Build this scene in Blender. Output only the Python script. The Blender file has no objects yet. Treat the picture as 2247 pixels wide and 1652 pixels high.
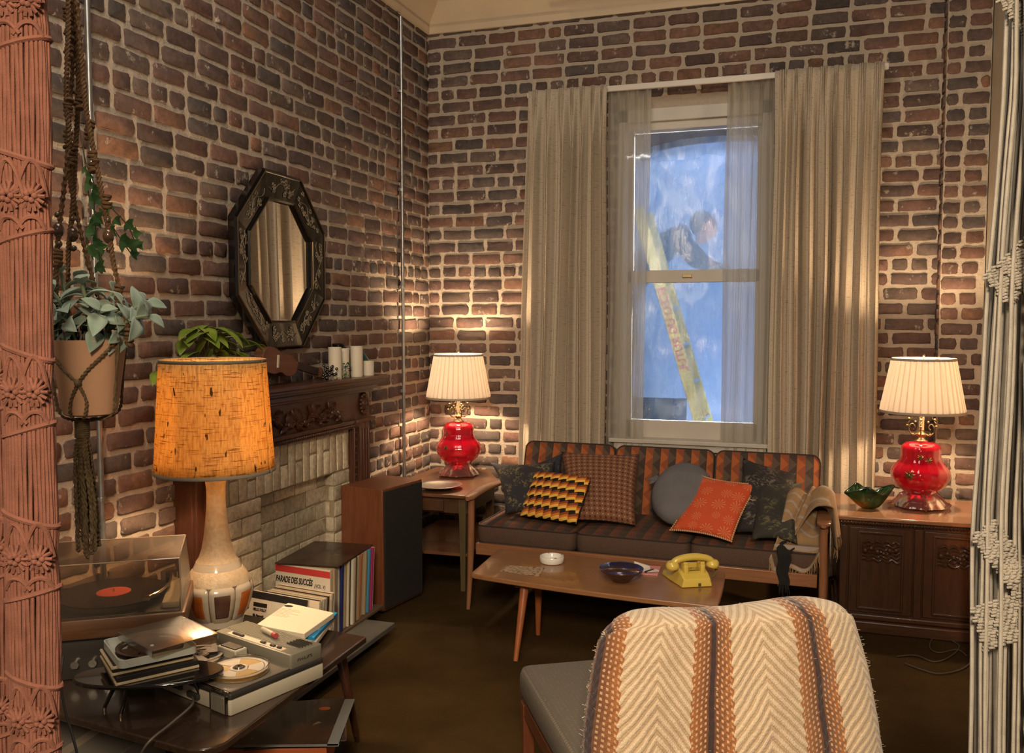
import bpy, bmesh, math, random
from mathutils import Vector, Matrix, noise
random.seed(7)
S = bpy.context.scene
COL = S.collection
pi = math.pi
# ------------------------------------------------------------ camera
FPX, EYE = 1970.0, 1.55
pitch, yaw = -math.atan(126/1970), math.radians(18.3)
Fv = Vector((-math.sin(yaw)*math.cos(pitch), math.cos(yaw)*math.cos(pitch), math.sin(pitch)))
Rv = Vector((math.cos(yaw), math.sin(yaw), 0)); Uv = Rv.cross(Fv)
cd = bpy.data.cameras.new('camera'); cam = bpy.data.objects.new('camera', cd); COL.objects.link(cam)
cam.matrix_world = Matrix((( Rv.x,Uv.x,-Fv.x,0),(Rv.y,Uv.y,-Fv.y,0),(Rv.z,Uv.z,-Fv.z,EYE),(0,0,0,1)))
cd.sensor_width = 36; cd.lens = FPX/2247*36; cd.clip_start = .05
S.camera = cam
S.view_settings.view_transform = 'Standard'; S.view_settings.look = 'None'
S.view_settings.exposure = 0.0; S.view_settings.gamma = 1; S.view_settings.use_curve_mapping = False
# ------------------------------------------------------------ light
W = bpy.data.worlds.new('world'); S.world = W; W.use_nodes = True
W.node_tree.nodes['Background'].inputs[0].default_value = (1.0, .80, .62, 1)
W.node_tree.nodes['Background'].inputs[1].default_value = .16
def area(name, loc, tgt, size, power, col, sy=None, spread=180):
    l = bpy.data.lights.new(name, 'AREA'); l.energy = power; l.color = col; l.size = size
    if sy: l.shape = 'RECTANGLE'; l.size_y = sy
    l.spread = math.radians(spread)
    o = bpy.data.objects.new(name, l); COL.objects.link(o); o.location = loc
    o.rotation_euler = (Vector(tgt)-Vector(loc)).to_track_quat('-Z', 'Y').to_euler(); return o
def point(name, loc, power, col, r=.03):
    l = bpy.data.lights.new(name, 'POINT'); l.energy = power; l.color = col; l.shadow_soft_size = r
    o = bpy.data.objects.new(name, l); COL.objects.link(o); o.location = loc; return o
WARM = (1, .72, .45)
area('ceiling_lamp_light', (.35, -1.5, 3.0), (-.1, 2.5, .5), .7, 66, (1, .77, .53), None, 95)
area('studio_ceiling_light', (-1.0, 1.3, 4.3), (-1.6, 4.4, 1.2), 1.5, 53, (1, .88, .74))
area('outside_lamp_light', (-.55, 8.2, 4.2), (-.7, 6.2, 1.2), 1.1, 75, (.52, .72, 1))
area('outside_key_light', (-.69, 5.99, 3.02), (-.72, 5.50, 2.2), .7, 520, (.95, .98, .92), .08, 62)
# ------------------------------------------------------------ helpers
def at_z(x, y, z):
    r = Fv + Rv*((x-1123.5)/FPX) - Uv*((y-826)/FPX); t = (z-EYE)/r.z; return Vector((r.x*t, r.y*t, z))
def at_y(x, y, Y):
    r = Fv + Rv*((x-1123.5)/FPX) - Uv*((y-826)/FPX); t = Y/r.y; return Vector((r.x*t, Y, EYE+r.z*t))
def at_x(x, y, X):
    r = Fv + Rv*((x-1123.5)/FPX) - Uv*((y-826)/FPX); t = X/r.x; return Vector((X, r.y*t, EYE+r.z*t))
def at_d(x, y, d):
    return Vector((0,0,EYE)) + (Fv + Rv*((x-1123.5)/FPX) - Uv*((y-826)/FPX))*d
def hexc(h):
    h = h.lstrip('#'); v = [int(h[i:i+2],16)/255 for i in (0,2,4)]
    return tuple(c/12.92 if c <= .04045 else ((c+.055)/1.055)**2.4 for c in v)
class N:
    """small node-tree writer"""
    def __init__(s, name):
        s.m = bpy.data.materials.new(name); s.m.use_nodes = True; s.t = s.m.node_tree
        s.b = s.t.nodes['Principled BSDF']; s.out = s.t.nodes['Material Output']
    def node(s, ty, **kw):
        n = s.t.nodes.new(ty)
        for k, v in kw.items():
            if k.startswith('i_'): n.inputs[k[2:].replace('_',' ')].default_value = v
            else: setattr(n, k, v)
        return n
    def link(s, a, b): s.t.links.new(a, b)
    def val(s, sock, v):
        if isinstance(v, (int, float)): sock.default_value = v
        elif isinstance(v, tuple): sock.default_value = (v+(1,))[:len(sock.default_value)]
        else: s.link(v, sock)
    def math(s, op, a, b=0.0, c=0.0):
        n = s.node('ShaderNodeMath', operation=op)
        for i, v in enumerate((a, b, c)): s.val(n.inputs[i], v)
        return n.outputs[0]
    def mix(s, f, a, b, bt='MIX'):
        n = s.node('ShaderNodeMix', data_type='RGBA', blend_type=bt)
        s.val(n.inputs[0], f); s.val(n.inputs[6], a); s.val(n.inputs[7], b); return n.outputs[2]
    def coord(s, kind='Object', scale=(1,1,1), loc=(0,0,0)):
        c = s.node('ShaderNodeTexCoord'); mp = s.node('ShaderNodeMapping')
        mp.inputs['Scale'].default_value = scale; mp.inputs['Location'].default_value = loc
        s.link(c.outputs[kind], mp.inputs[0]); return mp.outputs[0]
    def noise(s, vec, scale=5, detail=3, rough=.5, col=False):
        n = s.node('ShaderNodeTexNoise'); n.inputs['Scale'].default_value = scale
        n.inputs['Detail'].default_value = detail; n.inputs['Roughness'].default_value = rough
        s.link(vec, n.inputs['Vector']); return n.outputs[1 if col else 0]
    def ramp(s, f, pts, interp='LINEAR'):
        n = s.node('ShaderNodeValToRGB'); n.color_ramp.interpolation = interp; e = n.color_ramp.elements
        while len(e) < len(pts): e.new(.5)
        for q, (p, c) in zip(e, pts):
            q.position = p; q.color = c if isinstance(c, tuple) and len(c) == 4 else ((c+(1,)) if isinstance(c, tuple) else (c,c,c,1))
        s.link(f, n.inputs[0]); return n.outputs[0]
    def sep(s, vec):
        n = s.node('ShaderNodeSeparateXYZ'); s.link(vec, n.inputs[0]); return n.outputs
    def bump(s, h, strength=.3, dist=.005):
        n = s.node('ShaderNodeBump'); n.inputs['Strength'].default_value = strength; n.inputs['Distance'].default_value = dist
        s.link(h, n.inputs['Height']); s.link(n.outputs[0], s.b.inputs['Normal']); return n
    def set(s, **kw):
        for k, v in kw.items(): s.val(s.b.inputs[k.replace('_',' ')], v)
        return s
def mat(name, c, rough=.6, metal=0, c2=None, ns=8, bs=0, bd=.002, bn=None, **kw):
    n = N(name); v = n.coord()
    if c2: n.set(Base_Color=n.mix(n.ramp(n.noise(v, ns, 4), [(.35, 0.0), (.65, 1.0)]), c, c2))
    else: n.set(Base_Color=c)
    n.set(Roughness=rough, Metallic=metal, **kw)
    if bs: n.bump(n.noise(v, bn or ns*4, 4, .6), bs, bd)
    return n.m
def wood(name, c, c2, scale=(1, 14, 14), rough=.4, ns=6, coat=0.0, **kw):
    n = N(name); v = n.coord('Object', scale)
    f = n.noise(v, ns, 6, .65)
    n.set(Base_Color=n.mix(n.ramp(f, [(.3, 0.0), (.7, 1.0)]), c, c2), Roughness=rough, Coat_Weight=coat, **kw)
    n.bump(f, .08, .001); return n.m
def tag(o, label=None, cat=None, group=None, kind=None):
    if label: o['label'] = label
    if cat: o['category'] = cat
    if group: o['group'] = group
    if kind: o['kind'] = kind
    return o
def thing(name, label, cat, loc=(0,0,0), rz=0, group=None):
    o = bpy.data.objects.new(name, None); COL.objects.link(o); o.location = loc; o.rotation_euler = (0,0,rz)
    o.empty_display_size = .05
    return tag(o, label, cat, group)
I4 = Matrix.Identity(4)
def T(x, y, z): return Matrix.Translation((x, y, z))
def RZ(a): return Matrix.Rotation(a, 4, 'Z')
def RX(a): return Matrix.Rotation(a, 4, 'X')
def RY(a): return Matrix.Rotation(a, 4, 'Y')
def SC(x, y, z): return Matrix.Diagonal((x, y, z, 1))
class MB:
    def __init__(s): s.v = []; s.f = []; s.mi = []; s.uv = []; s.hasuv = False; s.cur = 0
    def add(s, vs, fs, M=None, uvs=None):
        k = len(s.v)
        s.v += [tuple(M @ Vector(p)) if M is not None else tuple(p) for p in vs]
        s.f += [tuple(i+k for i in f) for f in fs]; s.mi += [s.cur]*len(fs)
        if uvs: s.hasuv = True
        s.uv += uvs if uvs else [(0,0)]*len(vs)
        return s
    def box(s, c, d, M=None, taper=1.0):
        x, y, z = (q/2 for q in d); t = taper
        vs = [(c[0]+a*x*(t if e < 0 else 1), c[1]+b*y*(t if e < 0 else 1), c[2]+e*z) for e in (-1,1) for a, b in ((-1,-1),(1,-1),(1,1),(-1,1))]
        return s.add(vs, [(3,2,1,0),(4,5,6,7),(0,1,5,4),(1,2,6,5),(2,3,7,6),(3,0,4,7)], M)
    def prism(s, poly, z0, z1, M=None):
        n = len(poly)
        return s.add([(x,y,z0) for x,y in poly]+[(x,y,z1) for x,y in poly],
                     [tuple(range(n-1,-1,-1)), tuple(range(n,2*n))]+[(i,(i+1)%n,n+(i+1)%n,n+i) for i in range(n)], M)
    def lathe(s, prof, seg=32, M=None, f=None, closed=False):
        """prof: [(r,z)..]; f(theta)->radius multiplier"""
        vs = []; uv = []; m = len(prof)
        for j, (r, z) in enumerate(prof):
            for i in range(seg):
                a = 2*pi*i/seg; q = r*(f(a, j/(m-1)) if f else 1); vs.append((q*math.cos(a), q*math.sin(a), z)); uv.append((i/seg, j/(m-1)))
        fs = [(j*seg+i, j*seg+(i+1)%seg, (j+1)*seg+(i+1)%seg, (j+1)*seg+i) for j in range(m-1) for i in range(seg)]
        if closed: fs += [((m-1)*seg+i, (m-1)*seg+(i+1)%seg, (i+1)%seg, i) for i in range(seg)]
        else:
            if prof[0][0] > 1e-5: fs.append(tuple(range(seg-1,-1,-1)))
            if prof[-1][0] > 1e-5: fs.append(tuple((m-1)*seg+i for i in range(seg)))
        return s.add(vs, fs, M, uv)
    def shell(s, prof, seg=32, M=None, f=None):   # open surface of revolution
        m = len(prof); vs = []; uv = []
        for j, (r, z) in enumerate(prof):
            for i in range(seg+1):
                a = 2*pi*i/seg; q = r*(f(a, j/(m-1)) if f else 1); vs.append((q*math.cos(a), q*math.sin(a), z)); uv.append((i/seg, j/(m-1)))
        return s.add(vs, [(j*(seg+1)+i, j*(seg+1)+i+1, (j+1)*(seg+1)+i+1, (j+1)*(seg+1)+i) for j in range(m-1) for i in range(seg)], M, uv)
    def ell(s, c, r, M=None, nu=12, nv=8):
        vs = [(c[0]+r[0]*math.sin(pi*j/nv)*math.cos(2*pi*i/nu), c[1]+r[1]*math.sin(pi*j/nv)*math.sin(2*pi*i/nu), c[2]-r[2]*math.cos(pi*j/nv)) for j in range(nv+1) for i in range(nu)]
        return s.add(vs, [(j*nu+i, j*nu+(i+1)%nu, (j+1)*nu+(i+1)%nu, (j+1)*nu+i) for j in range(nv) for i in range(nu)], M)
    def tube(s, pts, r, seg=8, M=None, caps=True):
        P = [Vector(p) for p in pts]; n = len(P); vs = []
        up = None
        for i, p in enumerate(P):
            t = ((P[min(i+1,n-1)]-P[max(i-1,0)])).normalized()
            if up is None: up = t.orthogonal().normalized()
            up = (up - t*up.dot(t)); up = up.normalized() if up.length > 1e-6 else t.orthogonal().normalized()
            b = t.cross(up); rr = r[i] if isinstance(r, (list, tuple)) else r
            vs += [tuple(p + (up*math.cos(2*pi*k/seg)+b*math.sin(2*pi*k/seg))*rr) for k in range(seg)]
        fs = [(i*seg+k, i*seg+(k+1)%seg, (i+1)*seg+(k+1)%seg, (i+1)*seg+k) for i in range(n-1) for k in range(seg)]
        if caps: fs += [tuple(range(seg-1,-1,-1)), tuple((n-1)*seg+k for k in range(seg))]
        return s.add(vs, fs, M)
    def rod(s, a, b, r, seg=10, r2=None, M=None): return s.tube([a, b], [r, r if r2 is None else r2], seg, M)
    def grid(s, fn, nu, nv, M=None, us=1, vs_=1):
        vs = []; uv = []
        for j in range(nv+1):
            for i in range(nu+1):
                u, v = i/nu, j/nv; vs.append(tuple(fn(u, v))); uv.append((u*us, v*vs_))
        return s.add(vs, [(j*(nu+1)+i, j*(nu+1)+i+1, (j+1)*(nu+1)+i+1, (j+1)*(nu+1)+i) for j in range(nv) for i in range(nu)], M, uv)
    def rbox(s, c, d, r, M=None, seg=3, dz=None):
        """box with rounded vertical corners and softened top and bottom edge"""
        x, y, z = (q/2 for q in d); e = min(dz if dz is not None else r*.5, z*.95); rings = []
        for zz, ins in ((-z, e), (-z+e*.3, e*.3), (-z+e, 0), (z-e, 0), (z-e*.3, e*.3), (z, e)):
            ring = []
            for sx, sy, a0 in ((1,1,0),(-1,1,pi/2),(-1,-1,pi),(1,-1,1.5*pi)):
                for k in range(seg+1):
                    a = a0+pi/2*k/seg; rr = max(r-ins, r*.15)
                    ring.append((c[0]+sx*(x-ins-rr)+rr*math.cos(a), c[1]+sy*(y-ins-rr)+rr*math.sin(a), c[2]+zz))
            rings.append(ring)
        m = len(rings[0]); vs = [p for q in rings for p in q]
        fs = [tuple(range(m-1,-1,-1)), tuple(5*m+i for i in range(m))]+[(j*m+i, j*m+(i+1)%m, (j+1)*m+(i+1)%m, (j+1)*m+i) for j in range(5) for i in range(m)]
        return s.add(vs, fs, M)
    def build(s, name, mats, parent=None, smooth=True, M=None, bevel=0, loc=None, solid=0, angle=40):
        me = bpy.data.meshes.new(name); me.from_pydata(s.v, [], s.f)
        ms = mats if isinstance(mats, (list, tuple)) else [mats]
        for q in ms: me.materials.append(q)
        me.polygons.foreach_set('material_index', s.mi)
        if s.hasuv:
            l = me.uv_layers.new(name='UVMap'); idx = [0]*len(me.loops); me.loops.foreach_get('vertex_index', idx)
            l.data.foreach_set('uv', [c for i in idx for c in s.uv[i]])
        if smooth:
            me.polygons.foreach_set('use_smooth', [True]*len(me.polygons)); me.set_sharp_from_angle(angle=math.radians(angle))
        me.update()
        o = bpy.data.objects.new(name, me); COL.objects.link(o)
        if parent: o.parent = parent
        if M is not None: o.matrix_local = M
        if loc: o.location = loc
        if solid:
            q = o.modifiers.new('solid', 'SOLIDIFY'); q.thickness = solid; q.offset = 0
        if bevel:
            q = o.modifiers.new('bevel', 'BEVEL'); q.width = bevel; q.segments = 2; q.limit_method = 'ANGLE'; q.angle_limit = math.radians(50)
        return o
def dup(root, loc=None, rz=None, label=None, cat=None, group=None):
    r = root.copy(); COL.objects.link(r)
    if loc is not None: r.location = loc
    if rz is not None: r.rotation_euler = (0,0,rz)
    tag(r, label, cat, group)
    for ch in list(root.children):
        c = ch.copy(); COL.objects.link(c); c.parent = r; c.matrix_local = ch.matrix_local
        for g in ch.children:
            d = g.copy(); COL.objects.link(d); d.parent = c; d.matrix_local = g.matrix_local
    return r
def text(body, size, m, parent, M, name='lettering', ext=.0004, sx=1, shear=0, align='LEFT', bold=0):
    cu = bpy.data.curves.new(name, 'FONT'); cu.body = body; cu.size = size; cu.extrude = ext; cu.align_x = align; cu.shear = shear; cu.offset = bold
    cu.materials.append(m); tmp = bpy.data.objects.new(name+'_outline', cu); COL.objects.link(tmp); bpy.context.view_layer.update()
    me = bpy.data.meshes.new_from_object(tmp); bpy.data.objects.remove(tmp); o = bpy.data.objects.new(name, me); COL.objects.link(o)
    if parent: o.parent = parent
    o.matrix_local = M @ SC(sx, 1, 1); return o
def frame(o, xd, yd, zd=None):
    """matrix with origin o and the given x and y axes (z = x cross y)"""
    x = Vector(xd).normalized(); y = Vector(yd); y = (y-x*x.dot(y)).normalized(); z = x.cross(y)
    return Matrix(((x.x,y.x,z.x,o[0]),(x.y,y.y,z.y,o[1]),(x.z,y.z,z.z,o[2]),(0,0,0,1)))
def smooth_path(pts, n=8):
    P = [Vector(p) for p in pts]; out = []
    for i in range(len(P)-1):
        a, b, c, d = P[max(i-1,0)], P[i], P[i+1], P[min(i+2,len(P)-1)]
        for k in range(n):
            t = k/n; out.append(.5*((2*b)+(c-a)*t+(2*a-5*b+4*c-d)*t*t+(3*b-a-3*c+d)*t**3))
    return out+[P[-1]]
# ------------------------------------------------------------ brick
MORTAR = (.55, .455, .355)
def brick_mat(name, wear=.60, mortar=MORTAR, rough=.85, bump=.5, dirt=.55):
    n = N(name); v = n.coord(); a = n.node('ShaderNodeAttribute', attribute_name='Col')
    mot = n.noise(v, 38, 5, .7); c = n.mix(.55, a.outputs[0], n.mix(1, a.outputs[0], n.ramp(mot, [(.28, .35), (.7, 1.5)]), 'MULTIPLY'))
    big = n.noise(v, 7, 3); c = n.mix(n.ramp(big, [(.48, 0.0), (.7, dirt)]), c, (.075, .06, .06))
    sm = n.noise(v, 14, 8, .72); c = n.mix(n.ramp(sm, [(wear, 0.0), (wear+.07, .8)]), c, mortar)
    n.set(Base_Color=c, Roughness=rough, Specular_IOR_Level=.3); n.bump(n.noise(v, 70, 6, .75), bump, .006); return n.m
def mortar_mat(name, c=MORTAR, bump=.9):
    n = N(name); v = n.coord(); f = n.noise(v, 55, 6, .7)
    n.set(Base_Color=n.mix(f, tuple(q*.72 for q in c), tuple(q*1.22 for q in c)), Roughness=.9, Specular_IOR_Level=.2); n.bump(f, bump, .012); return n.m
PAL = [((.150,.085,.066),5),((.115,.074,.062),5),((.180,.098,.070),4),((.100,.079,.071),3),((.132,.094,.076),4),((.225,.118,.075),1.2)]
def brick_mesh(name, M, L, z0, z1, mats, holes=(), course=.0835, bl=.212, mj=.021, pal=PAL, header=lambda r: r % 7 == 1, rad=.012, H=.009, jit=.0032, seed=1, z_off=0.0, edge=None):
    """M maps (along, up, out) to the world; bricks and the mortar bed behind them"""
    rnd = random.Random(seed); mb = MB(); cols = []
    tot = sum(w for _, w in pal)
    def clear(a0, a1, c0, c1): return not any(a1 > h[0]+.004 and a0 < h[1]-.004 and c1 > h[2]+.004 and c0 < h[3]-.004 for h in holes)
    def one(a0, a1, c0, c1):
        w, h = a1-a0, c1-c0
        if w < .02 or h < .02: return
        cx, cy = (a0+a1)/2, (c0+c1)/2; r = min(rad*rnd.uniform(.6, 1.5), w*.4, h*.45); base = []
        for sx, sy, b0 in ((1,1,0),(-1,1,pi/2),(-1,-1,pi),(1,-1,1.5*pi)):
            for k in range(4):
                b = b0+pi/2*k/3; base.append([sx*(w/2-r)+r*math.cos(b), sy*(h/2-r)+r*math.sin(b)])
            # a mid-edge point keeps long edges wavy
            nx, ny = ((-1,1),(-1,-1),(1,-1),(1,1))[int(round(b0/(pi/2)))]
            if int(round(b0/(pi/2))) % 2 == 0:
                for q in (.25, 0, -.25): base.append([sx*q*w, sy*h/2])
            else: base.append([sx*w/2, 0])
        pts = [(x+rnd.gauss(0, jit*.6), y+rnd.gauss(0, jit*.5)) for x, y in base]
        tilt = rnd.gauss(0, .012); hh = H*rnd.uniform(.6, 1.25); m = len(pts); vs = []
        for sc_, z in ((0, -.004), (.0015, hh*.65), (.005, hh)):
            for x, y in pts:
                l = math.hypot(x, y); k = 1-sc_/max(l, .01); x2, y2 = x*k, y*k
                vs.append((cx+x2-tilt*y2, cy+y2+tilt*x2, z+(rnd.gauss(0, .0006) if z > 0 else 0)))
        mb.add(vs, [(j*m+i, j*m+(i+1)%m, (j+1)*m+(i+1)%m, (j+1)*m+i) for j in range(2) for i in range(m)]+[tuple(2*m+i for i in range(m))], M)
        t = rnd.uniform(0, tot)
        for c, wt in pal:
            t -= wt
            if t <= 0: break
        k = rnd.uniform(.75, 1.25); cols.extend([(c[0]*k, c[1]*k, c[2]*k, 1)]*len(vs))
    r = 0; z = z0+z_off
    while z < z1-.02:
        c0, c1 = z+mj/2, min(z+course-mj/2, z1)
        hd = header(r); a = -rnd.uniform(0, .02) - ((bl/2) if r % 2 else 0)
        while a < L:
            l = (bl*.5 if hd else bl)*rnd.uniform(.93, 1.06)
            if not hd and rnd.random() < .05: l *= .5
            if hd and rnd.random() < .12: l *= 1.6
            a0, a1 = max(a+mj/2, .004), min(a+l-mj/2, L-.004)
            segs = [(a0, a1)]
            for h in holes:
                if c1 > h[2]+.004 and c0 < h[3]-.004:
                    ns = []
                    for q0, q1 in segs:
                        if q1 <= h[0] or q0 >= h[1]: ns.append((q0, q1))
                        else:
                            if q0 < h[0]: ns.append((q0, h[0]-.003))
                            if q1 > h[1]: ns.append((h[1]+.003, q1))
                    segs = ns
            for q0, q1 in segs:
                dz = rnd.gauss(0, .0015); one(q0, q1, c0+dz, c1+dz)
            a += l
        z += course; r += 1
    nb = len(mb.f); mb.cur = 1
    xs = sorted({0, L, *[q for h in holes for q in h[:2]]}); zs = sorted({z0, z1, *[min(max(q, z0), z1) for h in holes for q in h[2:]]})
    for i in range(len(xs)-1):
        for j in range(len(zs)-1):
            if clear(xs[i], xs[i+1], zs[j], zs[j+1]) and zs[j+1] > zs[j]:
                mb.add([(xs[i],zs[j],0),(xs[i+1],zs[j],0),(xs[i+1],zs[j+1],0),(xs[i],zs[j+1],0)], [(0,1,2,3)], M); cols.extend([(1,1,1,1)]*4)
    return mb, cols
def brick_build(name, mb, cols, mats, parent=None):
    o = mb.build(name, mats, parent, angle=60)
    a = o.data.color_attributes.new('Col', 'FLOAT_COLOR', 'POINT'); a.data.foreach_set('color', [q for c in cols for q in c]); return o
# ============================================================ THE ROOM
WX, WY, CZ = -2.444, 5.6, 3.43
BR, MO = brick_mat('worn_brick'), mortar_mat('lime_mortar')
Mback = Matrix(((1,0,0,WX),(0,0,-1,WY),(0,1,0,0),(0,0,0,1)))       # along +x, out -y
win = (-1.15-WX, -.23-WX, .74, 2.84)
mb, cl = brick_mesh('wall_back', Mback, .95-WX, 0, 3.5, None, [win], seed=3, z_off=-.02)
tag(brick_build('wall_back', mb, cl, [BR, MO]), kind='structure')
Mleft = Matrix(((0,0,1,WX),(1,0,0,.6),(0,1,0,0),(0,0,0,1)))          # along +y, out +x
mb, cl = brick_mesh('wall_left', Mleft, 5.0, 0, 3.5, None, seed=11, z_off=-.03)
tag(brick_build('wall_left', mb, cl, [BR, MO]), kind='structure')
Mp = Matrix(((1,0,0,.685),(0,0,-1,5.5),(0,1,0,0),(0,0,0,1)))
mb, cl = brick_mesh('trim_1', Mp, .22, 0, 3.5, None, seed=21, z_off=-.05, header=lambda r: r % 2 == 0)
Mr = Matrix(((0,0,-1,.685),(-1,0,0,5.6),(0,1,0,0),(0,0,0,1)))
m2, c2 = brick_mesh('x', Mr, .1, 0, 3.5, None, seed=22, z_off=-.05)
mb.cur = 0; k = len(mb.v); mb.v += m2.v; mb.f += [tuple(i+k for i in f) for f in m2.f]; mb.mi += m2.mi; mb.uv += m2.uv; cl += c2
tag(brick_build('trim_1', mb, cl, [BR, MO]), kind='structure')
plaster = mat('cream_plaster', (.56,.46,.33), .8, c2=(.5,.41,.3), ns=5, bs=.1)
tag(MB().box((.955, 5.05, 1.72), (.09, 1.2, 3.44)).build('wall_right', plaster, smooth=False), kind='structure')
n = N('brown_carpet'); v = n.coord(); f = n.noise(v, 160, 4, .8); g = n.noise(v, 2.2, 4, .6)
n.set(Base_Color=n.mix(n.ramp(g, [(.35,0.0),(.65,1.0)]), (.040,.023,.008), (.066,.038,.013)), Roughness=1, Specular_IOR_Level=.05, Sheen_Weight=.0)
n.bump(f, .8, .006)
tag(MB().box((-.5, 2.4, -.05), (7, 9, .1)).build('floor', n.m, smooth=False), kind='structure')
tag(MB().box((-.5, 6.9, -.05), (7, 2.6, .1)).build('floor', mat('studio_floor', (.03,.03,.03), .8), smooth=False), kind='structure')
tag(MB().box((2.0, 5.66, 1.8), (2.02, .08, 3.6)).build('wall_back_right', plaster, smooth=False), kind='structure')
# crown moulding
paint = mat('cream_paint', (.60,.48,.33), .55, c2=(.55,.44,.3), ns=4)
prof = [(0,3.425),(.022,3.425),(.026,3.455),(.03,3.462),(.022,3.47),(.03,3.49),(.05,3.52),(.078,3.548),(.1,3.572),(.108,3.59),(.118,3.595),(.118,3.64),(0,3.64)]
prof = [(a*1.15, z) for a, z in prof]
def mould(p0, p1, nx, ny, s0, s1, name):
    mb = MB(); d = Vector((p1[0]-p0[0], p1[1]-p0[1])).normalized(); n = len(prof)
    vs = [(p0[0]+nx*a+d.x*a*s0, p0[1]+ny*a+d.y*a*s0, z) for a, z in prof]+[(p1[0]+nx*a-d.x*a*s1, p1[1]+ny*a-d.y*a*s1, z) for a, z in prof]
    mb.add(vs, [(i,(i+1)%n,n+(i+1)%n,n+i) for i in range(n)]+[tuple(range(n)), tuple(range(2*n-1,n-1,-1))])
    tag(mb.build(name, paint, angle=25), kind='structure')
mould((WX, WY-.0), (1.0, WY-.0), 0, -1, 1, 0, 'trim_2')
mould((WX, .6), (WX, WY), 1, 0, 0, 1, 'trim_3')
# ceiling void above the set
tag(MB().box((-.5, 2.6, 5.0), (8, 9, .05)).build('ceiling', mat('black_void', (.01,.01,.01), .9), smooth=False), kind='structure')
# ---------------------------------------------------------- window
wp = mat('white_window_paint', (.52,.48,.42), .45, c2=(.48,.44,.39), ns=6)
w0, w1 = -1.15, -.23
fr = MB()
fr.box((w0+.03, 5.66, 1.79), (.06, .16, 2.1)); fr.box((w1-.03, 5.66, 1.79), (.06, .16, 2.1))
fr.box((-.69, 5.66, 2.80), (.92, .16, .08)); fr.box((-.69, 5.655, 2.735), (.8, .10, .05))
fr.box((-.69, 5.62, .77), (.92, .22, .06))
wn = fr.build('window_1', wp, smooth=False, bevel=.004); tag(wn, kind='structure')
def sash(name, z0, z1, y, tr, br):
    m = MB(); x0, x1 = -1.09, -.29
    m.box((x0+.012, y, (z0+z1)/2), (.024, .036, z1-z0)); m.box((x1-.012, y, (z0+z1)/2), (.024, .036, z1-z0))
    m.box((-.69, y, z1-tr/2), (.8, .036, tr)); m.box((-.69, y, z0+br/2), (.8, .036, br))
    s = m.build(name, wp, wn, False, bevel=.003)
    g = N('window_glass'); g.set(Base_Color=(1,1,1), Roughness=.0, Transmission_Weight=1, IOR=1.0, Alpha=.12, Specular_IOR_Level=.5)
    MB().box((-.69, y, (z0+z1)/2), (.78, .003, z1-z0-.02)).build('pane', glass_m, s, False)
g = N('window_glass'); tr = g.node('ShaderNodeBsdfTransparent'); gl = g.node('ShaderNodeBsdfGlossy'); gl.inputs['Roughness'].default_value = .02
fz = g.node('ShaderNodeFresnel'); mx = g.node('ShaderNodeMixShader'); g.link(fz.outputs[0], mx.inputs[0]); g.link(tr.outputs[0], mx.inputs[1]); g.link(gl.outputs[0], mx.inputs[2]); g.link(mx.outputs[0], g.out.inputs[0])
glass_m = g.m
sash('upper_sash', 1.79, 2.76, 5.675, .04, .065)
sash('lower_sash', .80, 1.85, 5.635, .075, .115)
MB().box((-.69, 5.56, .795), (.98, .14, .025)).build('window_sill', wp, wn, False, bevel=.004)
MB().box((-.72, 5.61, 1.815), (.06,.012,.02)).build('sash_lock', mat('brass_lock',(.4,.3,.15),.35,1), wn, False, bevel=.002)
# wall of the set seen through the glass from behind (dark timber flat)
flat = mat('dark_flat', (.012,.012,.02), .9)
rev = MB()
for x in (w0-.6, w1+.6): rev.box((x, 5.8, 1.7), (1.2, .04, 3.6))
rev.box((-.69, 5.8, 3.2), (.92, .04, .7)); rev.box((-.69, 5.8, .36), (.92, .04, .72))
tag(rev.build('wall_set_back', flat, smooth=False), kind='structure')
# ---------------------------------------------------------- outside the window
AY = 6.25
cxA, rA = at_y(1575, 500, AY).x, .62
topz = at_y(1560, 300, AY).z
blk = MB()
def arch(x, r=0.0):
    t = max(-1, min(1, (x-cxA)/(.95-r))); return topz-r-.38*(1-math.sqrt(max(0, 1-t*t*.96)))
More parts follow.
